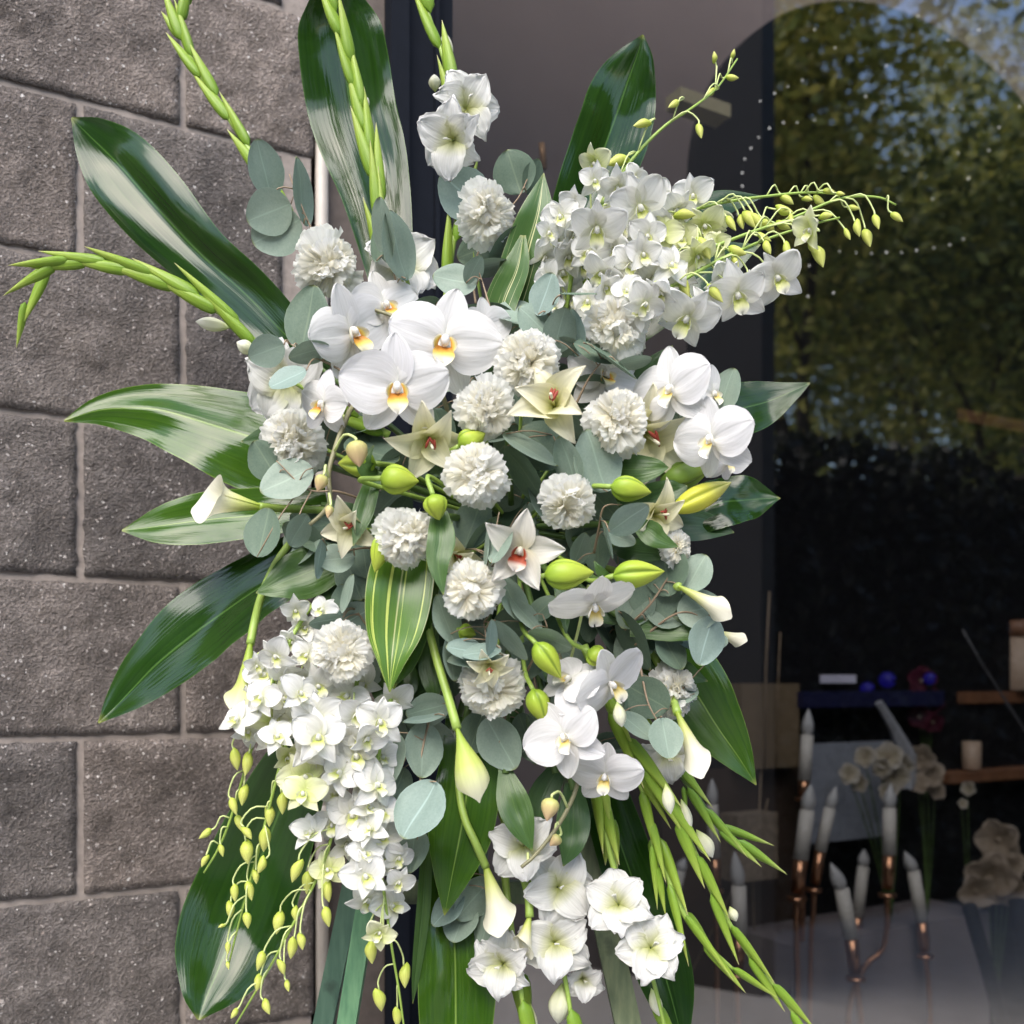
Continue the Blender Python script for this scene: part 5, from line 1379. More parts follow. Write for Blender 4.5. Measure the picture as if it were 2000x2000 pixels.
E('eucalyptus sprig with leaves round the lower left carnation', [(720, 980, .98), (660, 960, .965), (600, 955, .96), (540, 900, .96)],
  [(560, 938, 56, 44, 205, 0, 0), (520, 900, 44, 40, 120, 2, .01), (515, 1040, 50, 32, 75, 2, 0), (583, 1035, 36, 22, 60, 0, -.01)])
E('eucalyptus sprig with blue leaves below the small cream lily', [(760, 1080, .97), (720, 1070, .955), (680, 1075, .95), (640, 1080, .95)],
  [(623, 1092, 40, 12, -100, 1, -.02), (655, 1092, 38, 30, 190, 0, -.005), (712, 1090, 40, 30, -80, 2, .01), (690, 1130, 46, 36, -70, 2, .02)])
E('eucalyptus sprig with big grey round leaves above the creamy carnation', [(1080, 1020, .97), (1090, 960, .95), (1100, 900, .94), (1080, 850, .945)],
  [(1035, 880, 62, 22, -30, 0, -.02), (1112, 905, 56, 34, 110, 0, -.025), (1165, 900, 64, 42, 110, 0, -.02), (1060, 870, 54, 46, 140, 2, .0), (1030, 930, 72, 24, -50, 2, .0), (1060, 985, 50, 22, 120, 1, .005), (1180, 880, 50, 26, 80, 2, .01), (1180, 985, 44, 26, -45, 2, .01)])
E('eucalyptus sprig with one pale blue leaf right of the creamy carnation', [(1160, 1080, .94), (1170, 1030, .925), (1180, 990, .915), (1215, 985, .915)],
  [(1228, 1012, 46, 30, 35, 1, -.015), (1183, 1050, 46, 9, -75, 0, -.01), (1132, 1072, 34, 18, 70, 0, 0), (1168, 1082, 40, 30, -90, 2, .01), (1210, 1050, 34, 22, -20, 0, .02)])
E('eucalyptus sprig with small leaves over the cymbidium petals', [(960, 1130, .93), (965, 1060, .905), (975, 1000, .90)],
  [(980, 1065, 40, 17, 60, 0, -.025), (953, 1070, 40, 8, 85, 0, -.01), (925, 1020, 54, 40, 70, 2, .03), (940, 1040, 46, 14, 45, 2, .02)])
E('eucalyptus sprig with broad leaves right of the green lily buds', [(1220, 1230, .98), (1270, 1180, .965), (1310, 1120, .96), (1340, 1080, .965)],
  [(1300, 1110, 56, 44, 100, 2, 0), (1358, 1120, 42, 32, 60, 0, -.01), (1280, 1160, 56, 48, 70, 2, .01), (1240, 1185, 50, 42, -120, 2, .01), (1230, 1150, 40, 30, 150, 2, .02)])
E('eucalyptus sprig with round leaves at the right edge below the calla', [(1240, 1260, .98), (1300, 1210, .965), (1340, 1195, .96), (1380, 1210, .96)],
  [(1378, 1252, 50, 38, -105, 1, -.005), (1368, 1190, 46, 40, 10, 0, 0), (1300, 1190, 48, 40, 160, 2, .01), (1240, 1250, 66, 26, -60, 2, .0), (1310, 1270, 44, 30, -60, 2, .01)])
E('eucalyptus sprig with upright leaf above the lower left carnation', [(740, 1260, .97), (715, 1220, .955), (695, 1190, .95)],
  [(680, 1160, 40, 14, 75, 0, -.02), (636, 1212, 34, 16, 190, 1, -.01), (695, 1205, 40, 30, 30, 1, 0), (670, 1180, 40, 22, 90, 2, .01)])
E('eucalyptus sprig with stacked blue leaves under the middle carnation', [(960, 1330, .95), (955, 1290, .925), (950, 1250, .915), (945, 1215, .92)],
  [(925, 1285, 58, 28, 185, 0, -.005), (940, 1275, 40, 20, 190, 1, -.02), (957, 1245, 36, 10, 85, 1, -.025), (1000, 1250, 50, 14, -50, 0, -.01), (870, 1210, 52, 26, 110, 0, 0), (882, 1285, 46, 18, -85, 0, 0), (910, 1270, 40, 20, 170, 1, -.01), (1000, 1170, 52, 20, 120, 0, .0), (1025, 1200, 46, 16, -50, 0, .0), (1000, 1215, 40, 30, 20, 2, .02)])
E('eucalyptus sprig with one oval leaf over the lime bud at centre right', [(1030, 1310, .96), (1050, 1270, .94), (1068, 1230, .925), (1060, 1200, .925)],
  [(1075, 1250, 46, 22, -20, 0, -.02), (1030, 1290, 40, 30, -110, 2, .01), (1060, 1190, 36, 20, 40, 2, .01)])
E('eucalyptus sprig with round leaves between the lower dendrobium and the calla', [(860, 1350, .99), (835, 1420, .965), (820, 1500, .955), (825, 1560, .95), (815, 1640, .955)],
  [(835, 1385, 44, 34, 195, 0, -.01), (828, 1405, 42, 14, 190, 1, -.015), (826, 1465, 56, 44, -95, 0, .0), (768, 1482, 52, 24, -95, 0, .0), (820, 1582, 64, 42, -120, 1, -.03), (806, 1660, 46, 28, -95, 0, .01), (775, 1540, 44, 32, -110, 2, .01)])
E('large grey eucalyptus leaves hanging under the cream carnation', [(990, 1370, .98), (985, 1410, .965), (975, 1450, .96)],
  [(978, 1452, 58, 42, -60, 0, 0), (1030, 1440, 50, 34, -70, 2, .01), (930, 1430, 44, 30, -110, 2, .02)])
E('eucalyptus sprig with a pair of rounded leaves beside the trailing gladiolus', [(1250, 1300, .97), (1265, 1370, .955), (1285, 1410, .95)],
  [(1244, 1420, 42, 26, -40, 0, .0), (1300, 1442, 42, 34, -80, 0, -.015), (1262, 1360, 50, 38, 150, 2, .01), (1235, 1350, 44, 36, 200, 2, .02)])
E('eucalyptus leaves hanging behind the tip of the broad central leaf', [(920, 1600, 1.02), (915, 1680, 1.01), (905, 1740, 1.005)],
  [(875, 1775, 44, 30, -130, 1, .0), (925, 1755, 52, 32, -130, 0, .005), (950, 1800, 60, 22, -100, 0, .0), (900, 1800, 44, 34, -110, 0, .01)])
E('single grey eucalyptus leaf beside the right moth orchid', [(1330, 860, 1.0), (1380, 810, .99), (1405, 790, .985)],
  [(1415, 770, 52, 26, 70, 0, -.005)])
# filler sprigs deep in the arrangement
fr_ = random.Random(91)
ANCH = [('carnation above the cymbidium', 932, 924), ('creamy carnation right of centre', 1114, 990), ('carnation covered by a lily leaf', 792, 1050), ('middle carnation left of the lily buds', 920, 1155),
        ('cream carnation by the hanging calla', 960, 1352), ('lower left carnation', 690, 1255), ('carnation right of the topmost orchid', 1030, 706), ('cream centred carnation', 954, 798),
        ('carnation under the right dendrobium', 1190, 650), ('carnation left of the right orchids', 1205, 822), ('leftmost carnation', 600, 870), ('frontal moth orchid', 776, 758), ('topmost moth orchid', 868, 668),
        ('left-hand moth orchid', 686, 670), ('upper right moth orchid', 1290, 770), ('lower right moth orchid', 1105, 1430), ('downward facing moth orchid', 1160, 1190), ('cymbidium orchid', 1015, 1075),
        ('lime striped leaf', 770, 1170), ('left one of the paired lily buds', 1110, 1115), ('right one of the paired lily buds', 1245, 1130), ('bright yellow lily bud', 1300, 990), ('side-facing carnation', 1270, 1310),
        ('open cream lily', 1082, 800), ('small cream lily at left', 690, 1030), ('lowest lime lily bud', 1055, 1370), ('matt broad leaf', 640, 1110), ('yellow green lily bud', 780, 920), ('long calla stem', 850, 1300), ('hanging eucalyptus above the easel', 810, 1440)]
for nm, ax, ay in ANCH:
    cx, cy = ax + fr_.uniform(-25, 25), ay + fr_.uniform(-25, 25)
    a = math.atan2(1030 - cy, cx - 985)
    d = 0.985 + 0.05 * fr_.random()
    dx, dy = 60 * math.cos(a), -60 * math.sin(a)
    lv = []
    for q in range(6):
        s_ = fr_.uniform(34, 58)
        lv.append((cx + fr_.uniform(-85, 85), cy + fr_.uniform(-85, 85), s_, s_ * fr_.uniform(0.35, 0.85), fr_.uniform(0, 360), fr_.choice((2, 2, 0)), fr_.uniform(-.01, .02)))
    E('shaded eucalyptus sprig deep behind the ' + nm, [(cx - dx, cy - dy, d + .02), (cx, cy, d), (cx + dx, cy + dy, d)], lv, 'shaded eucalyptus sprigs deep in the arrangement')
for nm, ax, ay in ANCH[::2]:
    cx, cy = ax + fr_.uniform(-40, 40), ay + fr_.uniform(-40, 40)
    a = math.atan2(1030 - cy, cx - 985) + fr_.uniform(-.7, .7)
    ux, uy = math.cos(a), -math.sin(a)
    d = 1.0 + 0.03 * fr_.random()
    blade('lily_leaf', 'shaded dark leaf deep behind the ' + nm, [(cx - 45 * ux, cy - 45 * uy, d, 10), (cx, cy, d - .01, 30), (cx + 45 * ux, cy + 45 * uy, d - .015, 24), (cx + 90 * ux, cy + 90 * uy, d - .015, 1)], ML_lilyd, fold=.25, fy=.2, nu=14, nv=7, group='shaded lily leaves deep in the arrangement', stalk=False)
# ------------------------------------------------------------------ inside the shop
def GP(px, py, extra):
    return P(px, py, gd(px) + 0.05 + extra)
M_black = plain('black_panel', (0.010, 0.010, 0.012), 0.6, var=0.1, scale=20)
M_black.node_tree.nodes['Principled BSDF'].inputs['Specular IOR Level'].default_value = 0.1
M_copper = plain('copper', (0.55, 0.29, 0.17), 0.3, 1.0, 0.05)
M_wax = plain('ivory_wax', (0.62, 0.59, 0.54), 0.5, var=0.04)
M_flame = plain('frosted_flame', (0.5, 0.5, 0.5), 0.35, var=0.03)
M_kraft = plain('kraft_card', (0.20, 0.145, 0.085), 0.8, var=0.1, scale=15)
M_wood = plain('shelf_wood', (0.22, 0.10, 0.05), 0.5, var=0.2, scale=20)
# dark arched panel, thickness towards the wall
arch = thing('arched_panel', 'large black arched panel standing inside the shop', 'panel', Q(1.62, 0.75, 0.18))
ap = P(1800, 480, 2.72)
R_ = 443 / FPX * 2.72
mb = MB()
sA = (ap.x - AX) * UX + (ap.y - AY) * UY
tA = (ap.x - AX) * WX + (ap.y - AY) * WY
R_s = 0.765
prof = [(-R_s, 0.18)] + [(-R_s * math.cos(a), ap.z + R_ * math.sin(a)) for a in np.linspace(0, math.pi, 41)] + [(R_s, 0.18)]
n_ = len(prof)
pts = [Q(sA + x, tA, z) - arch.location for x, z in prof] + [Q(sA + x, tA + 0.03, z) - arch.location for x, z in prof]
mb.poly(pts, [tuple(range(n_)), tuple(range(2 * n_ - 1, n_ - 1, -1))] + [(i, i + n_, (i + 1) % n_ + n_, (i + 1) % n_) for i in range(n_)])
put('panel', mb.mesh('panel', M_black, False), arch)

# strings of tiny lights
M_led = plain('lit_bulb', (0.9, 0.9, 0.9), 0.4, var=0.0, emit=((1.0, 0.96, 0.9), 0.4))
mb = MB(); mb.grid(sphere_grid((0, 0, 0), (1, 1, 1), 5, 6)); LED = mb.mesh('led_bulb', M_led)
def light_string(label, pts):
    w = [GP(x, y, 0.10) for x, y in pts]
    root = thing('fairy_lights', label, 'string lights', w[0])
    mb = MB(); mb.tube([p - root.location for p in w], 0.0007, 4)
    put('wire', mb.mesh('wire', M_black), root)
    for p in w:
        s = rnd.uniform(0.0016, 0.0026)
        put('bulb', LED, root, Matrix.Translation(p - root.location + Vector((0, -0.003, 0))) @ Matrix.Scale(s, 4))
light_string('upper arc of tiny lights curving along the black arch edge', [(1440, 420), (1449, 365), (1449, 339), (1454, 312), (1466, 291), (1481, 270), (1502, 252), (1529, 241), (1556, 241), (1590, 236)])
light_string('short row of tiny lights high on the black arch', [(1484, 199), (1512, 184), (1538, 171), (1566, 158)])
light_string('level row of tiny lights across the dark middle of the window', [(1639, 492), (1671, 495), (1701, 496), (1730, 494), (1760, 494), (1789, 490), (1823, 485), (1854, 479), (1880, 468)])
light_string('sagging string of tiny lights over the upper right foliage reflection', [(1590, 60), (1630, 95), (1690, 190), (1730, 130), (1792, 33), (1850, 80), (1910, 60), (1960, 140)])
light_string('string of tiny lights wandering through the right reflection', [(1580, 520), (1627, 573), (1577, 580), (1860, 215), (1870, 300), (1930, 295), (1820, 390), (1890, 350), (1950, 250), (1990, 210)])

# candles on copper holders
def candle(label, tip, fb, base, w, hold, extra=0.25, rod2=None):
    d = gd(base[0]) + 0.05 + extra
    a, b_, c = P(base[0], base[1], d), P(fb[0], fb[1], d), P(tip[0], tip[1], d)
    root = thing('taper_candle', label, 'candle', a)
    r = w / 2 / FPX * d
    mb = MB(); mb.tube([a - root.location, b_ - root.location], [r, r * 0.95], 14)
    put('wax_body', mb.mesh('wax_body', M_wax), root)
    t = (c - b_)
    mb = MB()
    mb.tube([b_ + t * u - root.location for u in (0.0, 0.12, 0.3, 0.5, 0.75, 0.92, 1.0)], [r * q for q in (0.55, 0.85, 0.95, 0.85, 0.5, 0.2, 0.03)], 12)
    put('flame_tip', mb.mesh('flame_tip', M_flame), root)
    h = thing('candle_holder', label.replace('candle', 'candle holder').replace('ivory', 'copper'), 'candle holder', a)
    hp = [P(x, y, d) for x, y in hold]
    mb = MB(); mb.tube([a - h.location, (a.lerp(hp[0], 0.85)) - h.location], [r * 0.9, r * 0.8], 12)
    put('socket', mb.mesh('socket', M_copper), h)
    mb = MB(); mb.tube([hp[0] - h.location + Vector((0, 0, -.004)), hp[0] - h.location + Vector((0, 0, .004))], r * 1.25, 12)
    put('collar', mb.mesh('collar', M_copper), h)
    A = [Vector(q) for q in spline([tuple(q) for q in hp], 14)] if len(hp) > 1 else hp
    if len(hp) > 1:
        mb = MB(); mb.tube([q - h.location for q in A], r * 0.42, 8)
        put('arm', mb.mesh('arm', M_copper), h)
CL = [
 ('tallest ivory candle left, before the grey upright card', (1579, 1384), (1577, 1435), (1571, 1524), 25, [(1569, 1560), (1568, 1700), (1566, 2050)], 0.30),
 ('ivory candle just under the tallest one', (1584, 1531), (1577, 1582), (1564, 1678), 30, [(1556, 1755), (1556, 1850), (1560, 2060)], 0.22),
 ('thin leaning ivory candle second from the tallest', (1633, 1535), (1621, 1578), (1602, 1662), 24, [(1590, 1738), (1588, 1790), (1584, 1832), (1580, 2060)], 0.22),
 ('upright ivory candle below the silk orchids', (1740, 1530), (1737, 1578), (1737, 1669), 27, [(1733, 1748), (1733, 1803), (1722, 1857), (1690, 1886), (1660, 1960), (1655, 2060)], 0.22),
 ('ivory candle leaning left in front of the pale plinth', (1622, 1685), (1644, 1736), (1662, 1832), 30, [(1672, 1912), (1680, 1980), (1684, 2060)], 0.16),
 ('faint ivory candle behind the left-leaning one', (1688, 1658), (1686, 1692), (1675, 1790), 24, [(1672, 1840), (1670, 1920), (1668, 2060)], 0.36),
 ('ivory candle leaning left near the black strut', (1766, 1662), (1784, 1701), (1800, 1799), 26, [(1807, 1868), (1815, 1940), (1818, 2060)], 0.26),
 ('ivory candle at the left beside the gladiolus shoot', (1391, 1520), (1391, 1571), (1396, 1676), 24, [(1398, 1740), (1400, 1850), (1400, 2060)], 0.35),
 ('ivory candle between the gladiolus spikes', (1434, 1662), (1443, 1730), (1445, 1828), 30, [(1438, 1905), (1440, 1960), (1442, 2060)], 0.28),
 ('ivory candle leaning at the edge of the gladiolus', (1338, 1675), (1328, 1700), (1306, 1790), 24, [(1300, 1830), (1296, 1900), (1290, 2060)], 0.34),
]
for c in CL:
    candle(*c)

def boxed(name, label, cat, px0, py0, px1, py1, extra, depth, mat, group=None):
    """upright box facing along the shop front, its front spanning the given pixels"""
    e = extra + 0.05
    a = P((px0 + px1) / 2, py1, gd((px0 + px1) / 2) + e)
    zt = P((px0 + px1) / 2, py0, gd((px0 + px1) / 2) + e).z
    s0, s1 = s_of(px0) + e * 0.1, s_of(px1) + e * 0.1
    ctr = (a.x - AX) * UX + (a.y - AY) * UY
    t = (a.x - AX) * WX + (a.y - AY) * WY
    k = a.y / gd((px0 + px1) / 2)
    hw = (s1 - s0) / 2 * k
    root = thing(name, label, cat, Q(ctr, t, a.z), group)
    mb = MB(); mb.box(ctr - hw, t, a.z, ctr + hw, t + depth, zt, qf)
    mb.v = [v - np.array(tuple(root.location)) for v in mb.v]
    return root, mb, mat
def simple_box(*a, part='body', **k):
    r, mb, mat = boxed(*a, **k)
    put(part, mb.mesh(part, mat, False), r)
    return r
simple_box('display_plinth', 'pale mauve display plinth behind the candles at the bottom right', 'plinth', 1560, 1812, 1945, 2200, 0.30, 0.35, plain('plinth_paint', (0.24, 0.21, 0.215), 0.5, var=0.06, scale=6))
simple_box('kraft_box', 'brown kraft carton standing left of the tallest candle', 'box', 1450, 1335, 1562, 1500, 0.45, 0.08, M_kraft)
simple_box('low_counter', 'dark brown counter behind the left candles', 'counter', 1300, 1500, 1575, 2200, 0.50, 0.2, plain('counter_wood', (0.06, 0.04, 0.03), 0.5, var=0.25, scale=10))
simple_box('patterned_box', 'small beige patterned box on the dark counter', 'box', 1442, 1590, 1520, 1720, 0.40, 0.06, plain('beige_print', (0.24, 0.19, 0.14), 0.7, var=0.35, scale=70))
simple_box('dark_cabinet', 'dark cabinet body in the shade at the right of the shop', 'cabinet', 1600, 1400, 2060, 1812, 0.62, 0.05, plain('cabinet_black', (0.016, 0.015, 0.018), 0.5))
# grey upright card with angled strut, standing for an unidentified pale shape
r0 = simple_box('strut_slab', 'pale grey upright card with an angled strut behind the candles', 'display card', 1578, 1450, 1745, 1640, 0.42, 0.012, plain('grey_slab', (0.27, 0.29, 0.34), 0.6, var=0.12, scale=9), part='slab')
w = [GP(1716, 1372, 0.41), GP(1745, 1420, 0.41), GP(1772, 1475, 0.41), GP(1768, 1540, 0.41)]
mb = MB(); mb.tube([p - r0.location for p in w], [0.010, 0.013, 0.022, 0.026], 6)
put('strut', mb.mesh('strut', plain('slab_edge', (0.34, 0.35, 0.38), 0.6), False), r0)
r1 = simple_box('tablet', 'tilted screen glowing pale lavender at its lower edge', 'screen', 1600, 1262, 1668, 1336, 0.55, 0.01, plain('screen_green', (0.05, 0.07, 0.05), 0.3), part='screen')
q0, q1 = GP(1602, 1318, 0.53), GP(1662, 1334, 0.53)
mb = MB(); mb.box(q0.x, q0.y, q1.z, q1.x, q0.y + 0.004, q0.z); mb.v = [v - np.array(tuple(r1.location)) for v in mb.v]
put('lit_strip', mb.mesh('lit_strip', plain('lit_strip', (0.5, 0.5, 0.6), 0.4, emit=((0.45, 0.42, 0.6), 0.04)), False), r1)
# blue lamps
M_blue = plain('blue_lamp', (0.008, 0.008, 0.10), 0.6, emit=((0.035, 0.02, 0.75), 0.05))
for lb, x, y, r in (('upper blue lamp globe above the grey card', 1733, 1328, 16), ('lower blue lamp globe above the grey card', 1694, 1346, 14), ('small blue lamp globe right of the other two', 1816, 1325, 12)):
    p = GP(x, y, 0.5)
    root = thing('blue_lamp', lb, 'lamp', p)
    k = p.y / FPX * r
    mb = MB(); mb.grid(sphere_grid((0, 0, 0), (k, k * 1.1, k), 9, 14)); put('globe', mb.mesh('globe', M_blue), root)
    mb = MB(); mb.lathe([(k * .5, -k * 1.7), (k * .55, -k * 1.1), (k * .4, -k * .95)], 12); put('base', mb.mesh('base', M_black), root, Matrix.Rotation(math.pi / 2, 4, 'X'))
simple_box('blue_tray', 'dark blue tray under the blue lamps', 'tray', 1575, 1350, 1850, 1380, 0.46, 0.05, plain('blue_tray', (0.012, 0.014, 0.06), 0.5))
# silk flowers: small orchid sprays and roses on stems
M_silk = petal_mat('silk_petal', [(0, (0.40, 0.34, 0.22)), (1, (0.56, 0.52, 0.47))], 0.7, 0.2, 0.1)
M_silkb = petal_mat('silk_petal_tan', [(0, (0.30, 0.23, 0.16)), (1, (0.46, 0.38, 0.31))], 0.7, 0.2, 0.1)
M_silkr = petal_mat('silk_petal_wine', [(0, (0.05, 0.004, 0.016)), (1, (0.10, 0.008, 0.03))], 0.7, 0.1, 0.1)
SP = {k: petal(0.5, 0.30, 0.8, 0.5, bend=-0.3, cup=0.3, ruf=0.06, nu=7, nv=7, seed=71).mesh('silk_petal', mt) for k, mt in (('w', M_silk), ('t', M_silkb), ('r', M_silkr))}
mb = MB(); mb.grid(sphere_grid((0, 0, 0.03), (0.08, 0.08, 0.06), 6, 8)); SC = mb.mesh('silk_heart', M_silkb)
def silk(label, kind, heads, extra, foot):
    w0 = GP(foot[0], foot[1], extra)
    root = thing('silk_flower', label, 'silk flower', w0)
    for x, y, s in heads:
        p = GP(x, y, extra - 0.02)
        M = Matrix.Translation(p - w0) @ frame_at(p, rnd.uniform(-.5, .5), rnd.uniform(-.4, .4), rnd.uniform(0, 70)) @ Matrix.Scale(s / FPX * p.y, 4)
        o = put('bloom', SC, root, M)
        for i in range(5):
            put('petal', SP[kind], o, place(72 * i, 18 + rnd.uniform(-8, 12), 0, 1.0))
        q = p.lerp(w0, 0.5) + Vector((0.01, 0.02, 0.01))
        stem_back(root, [w0, q, p + Vector((0, .008, 0))], (0.0018, 0.0012), M_stemd, 'stem', 5, 8)
silk('pale silk orchid spray behind the candles', 'w', [(1690, 1478, 46), (1658, 1512, 46), (1680, 1530, 40), (1735, 1478, 60), (1748, 1515, 60), (1725, 1500, 46), (1762, 1492, 50), (1735, 1545, 40)], 0.32, (1740, 1800))
silk('tan silk flowers right of the pale silk orchids', 't', [(1800, 1480, 60), (1815, 1515, 66), (1795, 1530, 44), (1828, 1545, 40)], 0.40, (1810, 1800))
silk('pale silk lily blooms at the far right above the black strut', 't', [(1930, 1715, 110), (1905, 1740, 80), (1965, 1690, 80), (1975, 1740, 70), (1950, 1640, 90)], 0.30, (1940, 2000))
silk('small pale silk rose on the dark shelf at right', 'w', [(1892, 1540, 32), (1880, 1570, 22)], 0.40, (1890, 1815))
silk('dark wine red silk flowers in the shade by the blue lamps', 'r', [(1800, 1330, 60), (1815, 1370, 60), (1795, 1400, 50), (1822, 1410, 44)], 0.55, (1808, 1560))
# shelf with candles
for nm, lb, y in (('wall_shelf', 'upper thin wooden wall shelf at the far right', 832), ('wall_shelf', 'lower wooden wall shelf carrying the cream pillar candle', 1360)):
    simple_box(nm, lb, 'shelf', 1880, y - 10, 2120, y + 12, 0.62, 0.16, M_wood, part='board', group='wooden wall shelves at the right')
def pillar(label, px0, px1, py0, py1, extra, lid):
    x = (px0 + px1) / 2
    b_, t_ = GP(x, py1, extra), GP(x, py0, extra)
    t_ = Vector((b_.x, b_.y, t_.z))
    root = thing('pillar_candle', label, 'candle', b_)
    r = (px1 - px0) / 2 / FPX * b_.y
    mb = MB(); mb.tube([Vector((0, 0, 0)), Vector((0, 0, r * 0.08)), t_ - b_], [r * 0.95, r, r], 24)
    put('wax_body', mb.mesh('wax_body', plain('cream_wax', (0.46, 0.34, 0.25), 0.5, var=0.04)), root)
    if lid:
        h = t_ - b_
        mb = MB(); mb.tube([h + Vector((0, 0, .001)), h + Vector((0, 0, r * 0.75))], r * 1.02, 24)
        put('lid', mb.mesh('lid', M_wood), root)
    else:
        mb = MB(); mb.tube([t_ - b_, t_ - b_ + Vector((0, 0, r * 0.3))], 0.0012, 5)
        put('wick', mb.mesh('wick', M_black), root)
pillar('large cream candle jar with brown lid on the right shelf', 1943, 2030, 1246, 1349, 0.66, True)
pillar('small tan pillar candle in the dark below the right shelf', 1880, 1915, 1448, 1503, 0.55, False)
simple_box('candle_ledge', 'dark ledge under the small tan pillar candle', 'shelf', 1860, 1504, 2100, 1522, 0.50, 0.14, M_wood, part='board')
# black strut, thin rods, twigs
def rod(name, label, cat, pts, extra, r, mat):
    w = [GP(x, y, extra) for x, y in pts]
    mb = MB(); mb.tube([p - w[0] for p in w], r, 8)
    o = put(name, mb.mesh(name, mat), None, Matrix.Translation(w[0]))
    tag(o, label, cat)
rod('display_strut', 'black slanted strut in front of the pale plinth at right', 'strut', [(1893, 1770), (1925, 1880), (1975, 2060)], 0.14, 0.017, M_black)
rod('display_strut', 'second black strut leaning out of the right edge', 'strut', [(1985, 1760), (2010, 1900), (2050, 2060)], 0.14, 0.02, M_black)
rod('hanging_cable', 'thin grey cable running diagonally down to the right edge', 'cable', [(1880, 1230), (1920, 1300), (2010, 1440), (2060, 1520)], 0.25, 0.0028, plain('grey_cable', (0.12, 0.12, 0.13), 0.5))
rod('dry_twig', 'tall dry twig behind the kraft carton', 'twig', [(1494, 1500), (1496, 1300), (1503, 1155)], 0.40, 0.0025, M_twig)
rod('dry_twig', 'shorter dry twig right of the tall one', 'twig', [(1516, 1500), (1520, 1330), (1524, 1235)], 0.42, 0.002, M_twig)
rod('dry_twig', 'bent dry twig leaning over the dark counter', 'twig', [(1350, 1900), (1480, 1640), (1488, 1480)], 0.46, 0.002, M_twig)
rod('dry_twig', 'dry twig crossing behind the candles at left', 'twig', [(1475, 1900), (1470, 1700), (1500, 1560)], 0.46, 0.002, M_twig)
rod('brass_rod', 'short brass finial seen behind the striped leaf', 'finial', [(1062, 330), (1060, 300), (1058, 280)], 0.15, 0.006, plain('brass', (0.6, 0.34, 0.16), 0.4, 0.2))
simple_box('brass_tray', 'small pale brass tray glimpsed behind the tip buds', 'tray', 1330, 186, 1428, 212, 0.30, 0.05, plain('pale_brass', (0.75, 0.66, 0.40), 0.5, 0.0))

# ------------------------------------------------------------------ trees across the street, seen mirrored in the glass
M_bark = plain('bark', (0.045, 0.035, 0.028), 0.95, var=0.3, scale=12, bump=0.6)
def leaf_mat(name, a, b_, c_):
    m, nt, ns, ls, b = newmat(name)
    ge = ns.new('ShaderNodeNewGeometry')
    r = ramp(ns, [(0, a), (0.55, b_), (1, c_)])
    ls.new(ge.outputs['Random Per Island'], r.inputs[0])
    ls.new(r.outputs[0], b.inputs['Base Color']); b.inputs['Roughness'].default_value = 0.5
    tr = ns.new('ShaderNodeBsdfTranslucent'); ls.new(r.outputs[0], tr.inputs[0])
    mx = ns.new('ShaderNodeMixShader'); mx.inputs[0].default_value = 0.35
    ls.new(b.outputs[0], mx.inputs[1]); ls.new(tr.outputs[0], mx.inputs[2]); ls.new(mx.outputs[0], ns['Material Output'].inputs[0])
    return m
M_tl = [leaf_mat('autumn_leaves', (0.15, 0.18, 0.035), (0.36, 0.36, 0.07), (0.68, 0.58, 0.16)), leaf_mat('green_leaves', (0.07, 0.10, 0.025), (0.17, 0.20, 0.045), (0.42, 0.40, 0.09))]
def tree(label, x, y, h, seed, mt):
    r = random.Random(seed)
    root = thing('street_tree', label, 'tree', (x, y, 0))
    mb = MB()
    ends = []
    def limb(p, d, L, rad, lev):
        pts = [p]; rr = [rad]
        for i in range(5):
            d = (d + Vector((r.uniform(-.16, .16), r.uniform(-.16, .16), r.uniform(-.02, .12)))).normalized()
            p = p + d * (L / 5); pts.append(p); rr.append(rad * (1 - 0.11 * (i + 1)))
        mb.tube(pts, rr, 8 if lev < 2 else 5)
        if lev >= 1:
            ends.extend(pts[2:])
        if lev < 3:
            for k in range((3, 3, 3)[lev]):
                a = r.uniform(0, 6.28); sp = r.uniform(0.45, 0.9)
                limb(p if k == 0 else pts[r.randrange(2, 6)], (d + Vector((math.cos(a) * sp, math.sin(a) * sp, r.uniform(-.1, .3)))).normalized(), L * r.uniform(0.55, 0.75), rr[-1] * 0.72, lev + 1)
    limb(Vector((0, 0, 0)), Vector((r.uniform(-.1, .1), r.uniform(-.1, .1), 1)).normalized(), h * 0.36, h * 0.022, 0)
    put('trunk', mb.mesh('trunk', M_bark), root)
    V = []; Fc = []
    for c in ends:
        for q in range(120):
            g_ = Vector((r.gauss(0, .42), r.gauss(0, .42), r.gauss(0, .32)))
            p = c + g_
            a = Vector((r.uniform(-1, 1), r.uniform(-1, 1), r.uniform(-.6, .6))).normalized() * r.uniform(0.04, 0.08)
            b2 = a.cross(Vector((r.uniform(-1, 1), r.uniform(-1, 1), r.uniform(-1, 1)))).normalized() * 0.032
            k = len(V)
            V += [tuple(p - a), tuple(p + b2), tuple(p + a), tuple(p - b2)]
            Fc.append((k, k + 1, k + 2, k + 3))
    me = bpy.data.meshes.new('crown'); me.from_pydata(V, [], Fc); me.materials.append(M_tl[mt]); me.update()
    tag(put('crown', me, root), kind='stuff')
mb = MB()
hv = []; hf = []
hr = random.Random(4)
hd = thing('hedge', 'dark hedge added along the pavement to darken the low reflection in the glass', 'hedge', Q(6.0, -2.5, 0.131))
h0 = hd.location  # hedge added to hide the bright street from the glass reflection
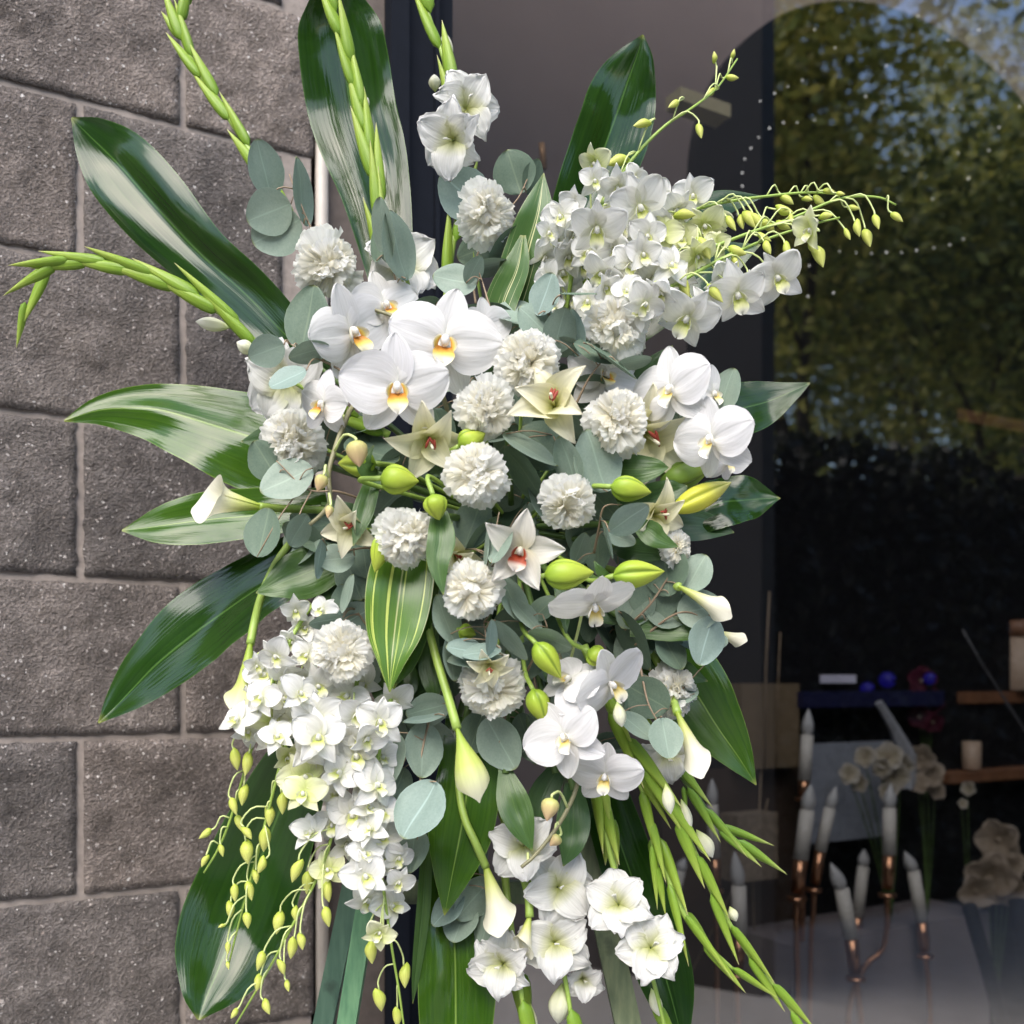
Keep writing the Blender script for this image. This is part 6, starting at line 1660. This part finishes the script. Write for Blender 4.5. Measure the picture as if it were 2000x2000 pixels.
for i in range(30000):
    t, s, z = hr.uniform(-.3, .3), hr.uniform(-3.4, 4.0), hr.uniform(0.03, 2.45)
    if hr.random() < .6:
        t = .3 - hr.random() * .12
    p = Q(6.0 + s, -2.5 + t + 0.1 * noise.noise(Vector((s, z, 1))), 0.131 + z + 0.12 * noise.noise(Vector((s * 1.3, 2, 1)))) - h0
    a = Vector((hr.uniform(-1, 1), hr.uniform(-1, 1), hr.uniform(-1, 1))).normalized() * 0.045
    b2 = a.cross(Vector((hr.uniform(-1, 1), hr.uniform(-1, 1), hr.uniform(-1, 1)))).normalized() * 0.028
    k = len(hv); hv += [tuple(p - a), tuple(p + b2), tuple(p + a), tuple(p - b2)]; hf.append((k, k + 1, k + 2, k + 3))
me = bpy.data.meshes.new('hedge_leaves'); me.from_pydata(hv, [], hf); me.materials.append(leaf_mat('hedge_leaf', (0.006, 0.010, 0.005), (0.012, 0.018, 0.008), (0.022, 0.027, 0.01))); me.update()
tag(put('foliage', me, hd), kind='stuff')
mb = MB(); mb.box(6.0 - 3.3, -2.5 - 0.2, 0.131, 6.0 + 3.9, -2.5 + 0.2, 2.4, qf); mb.v = [v - np.array(tuple(h0)) for v in mb.v]
put('hedge_core', mb.mesh('hedge_core', plain('hedge_shade', (0.008, 0.010, 0.006), 0.9), False), hd)
tree('yellowing street tree nearest the shop, seen mirrored in the glass', 8.2, 0.2, 9.8, 3, 0)
tree('street tree with forked dark trunk mirrored in the middle of the glass', 10.0, 1.2, 11.0, 5, 0)
tree('green street tree mirrored at the right edge of the glass', 10.5, 2.6, 11.0, 8, 1)
tree('tall green tree further back across the street in the mirrored view', 14.5, -1.2, 13.4, 12, 1)
tree('tall yellow tree furthest along the street in the mirrored view', 15.5, 1.8, 14.0, 17, 0)
tree('rounded yellow tree standing between the nearer two in the mirrored view', 12.2, 0.3, 12.2, 33, 0)
tree('slender green tree close to the kerb in the mirrored view', 9.2, 2.0, 9.8, 37, 1)
tree('wide dark tree closing the mirrored street view', 18.5, 0.2, 14.6, 21, 1)
tree('very tall yellow tree far down the street in the mirrored view', 21.0, -2.5, 17.0, 41, 0)
tree('very tall yellowing tree behind the others in the mirrored view', 21.5, 1.0, 17.5, 44, 0)
tree('tall green tree at the far right of the mirrored view', 17.0, 3.4, 15.0, 47, 1)
tree('broad green tree filling the upper right of the mirrored view', 12.6, 2.2, 13.5, 52, 1)
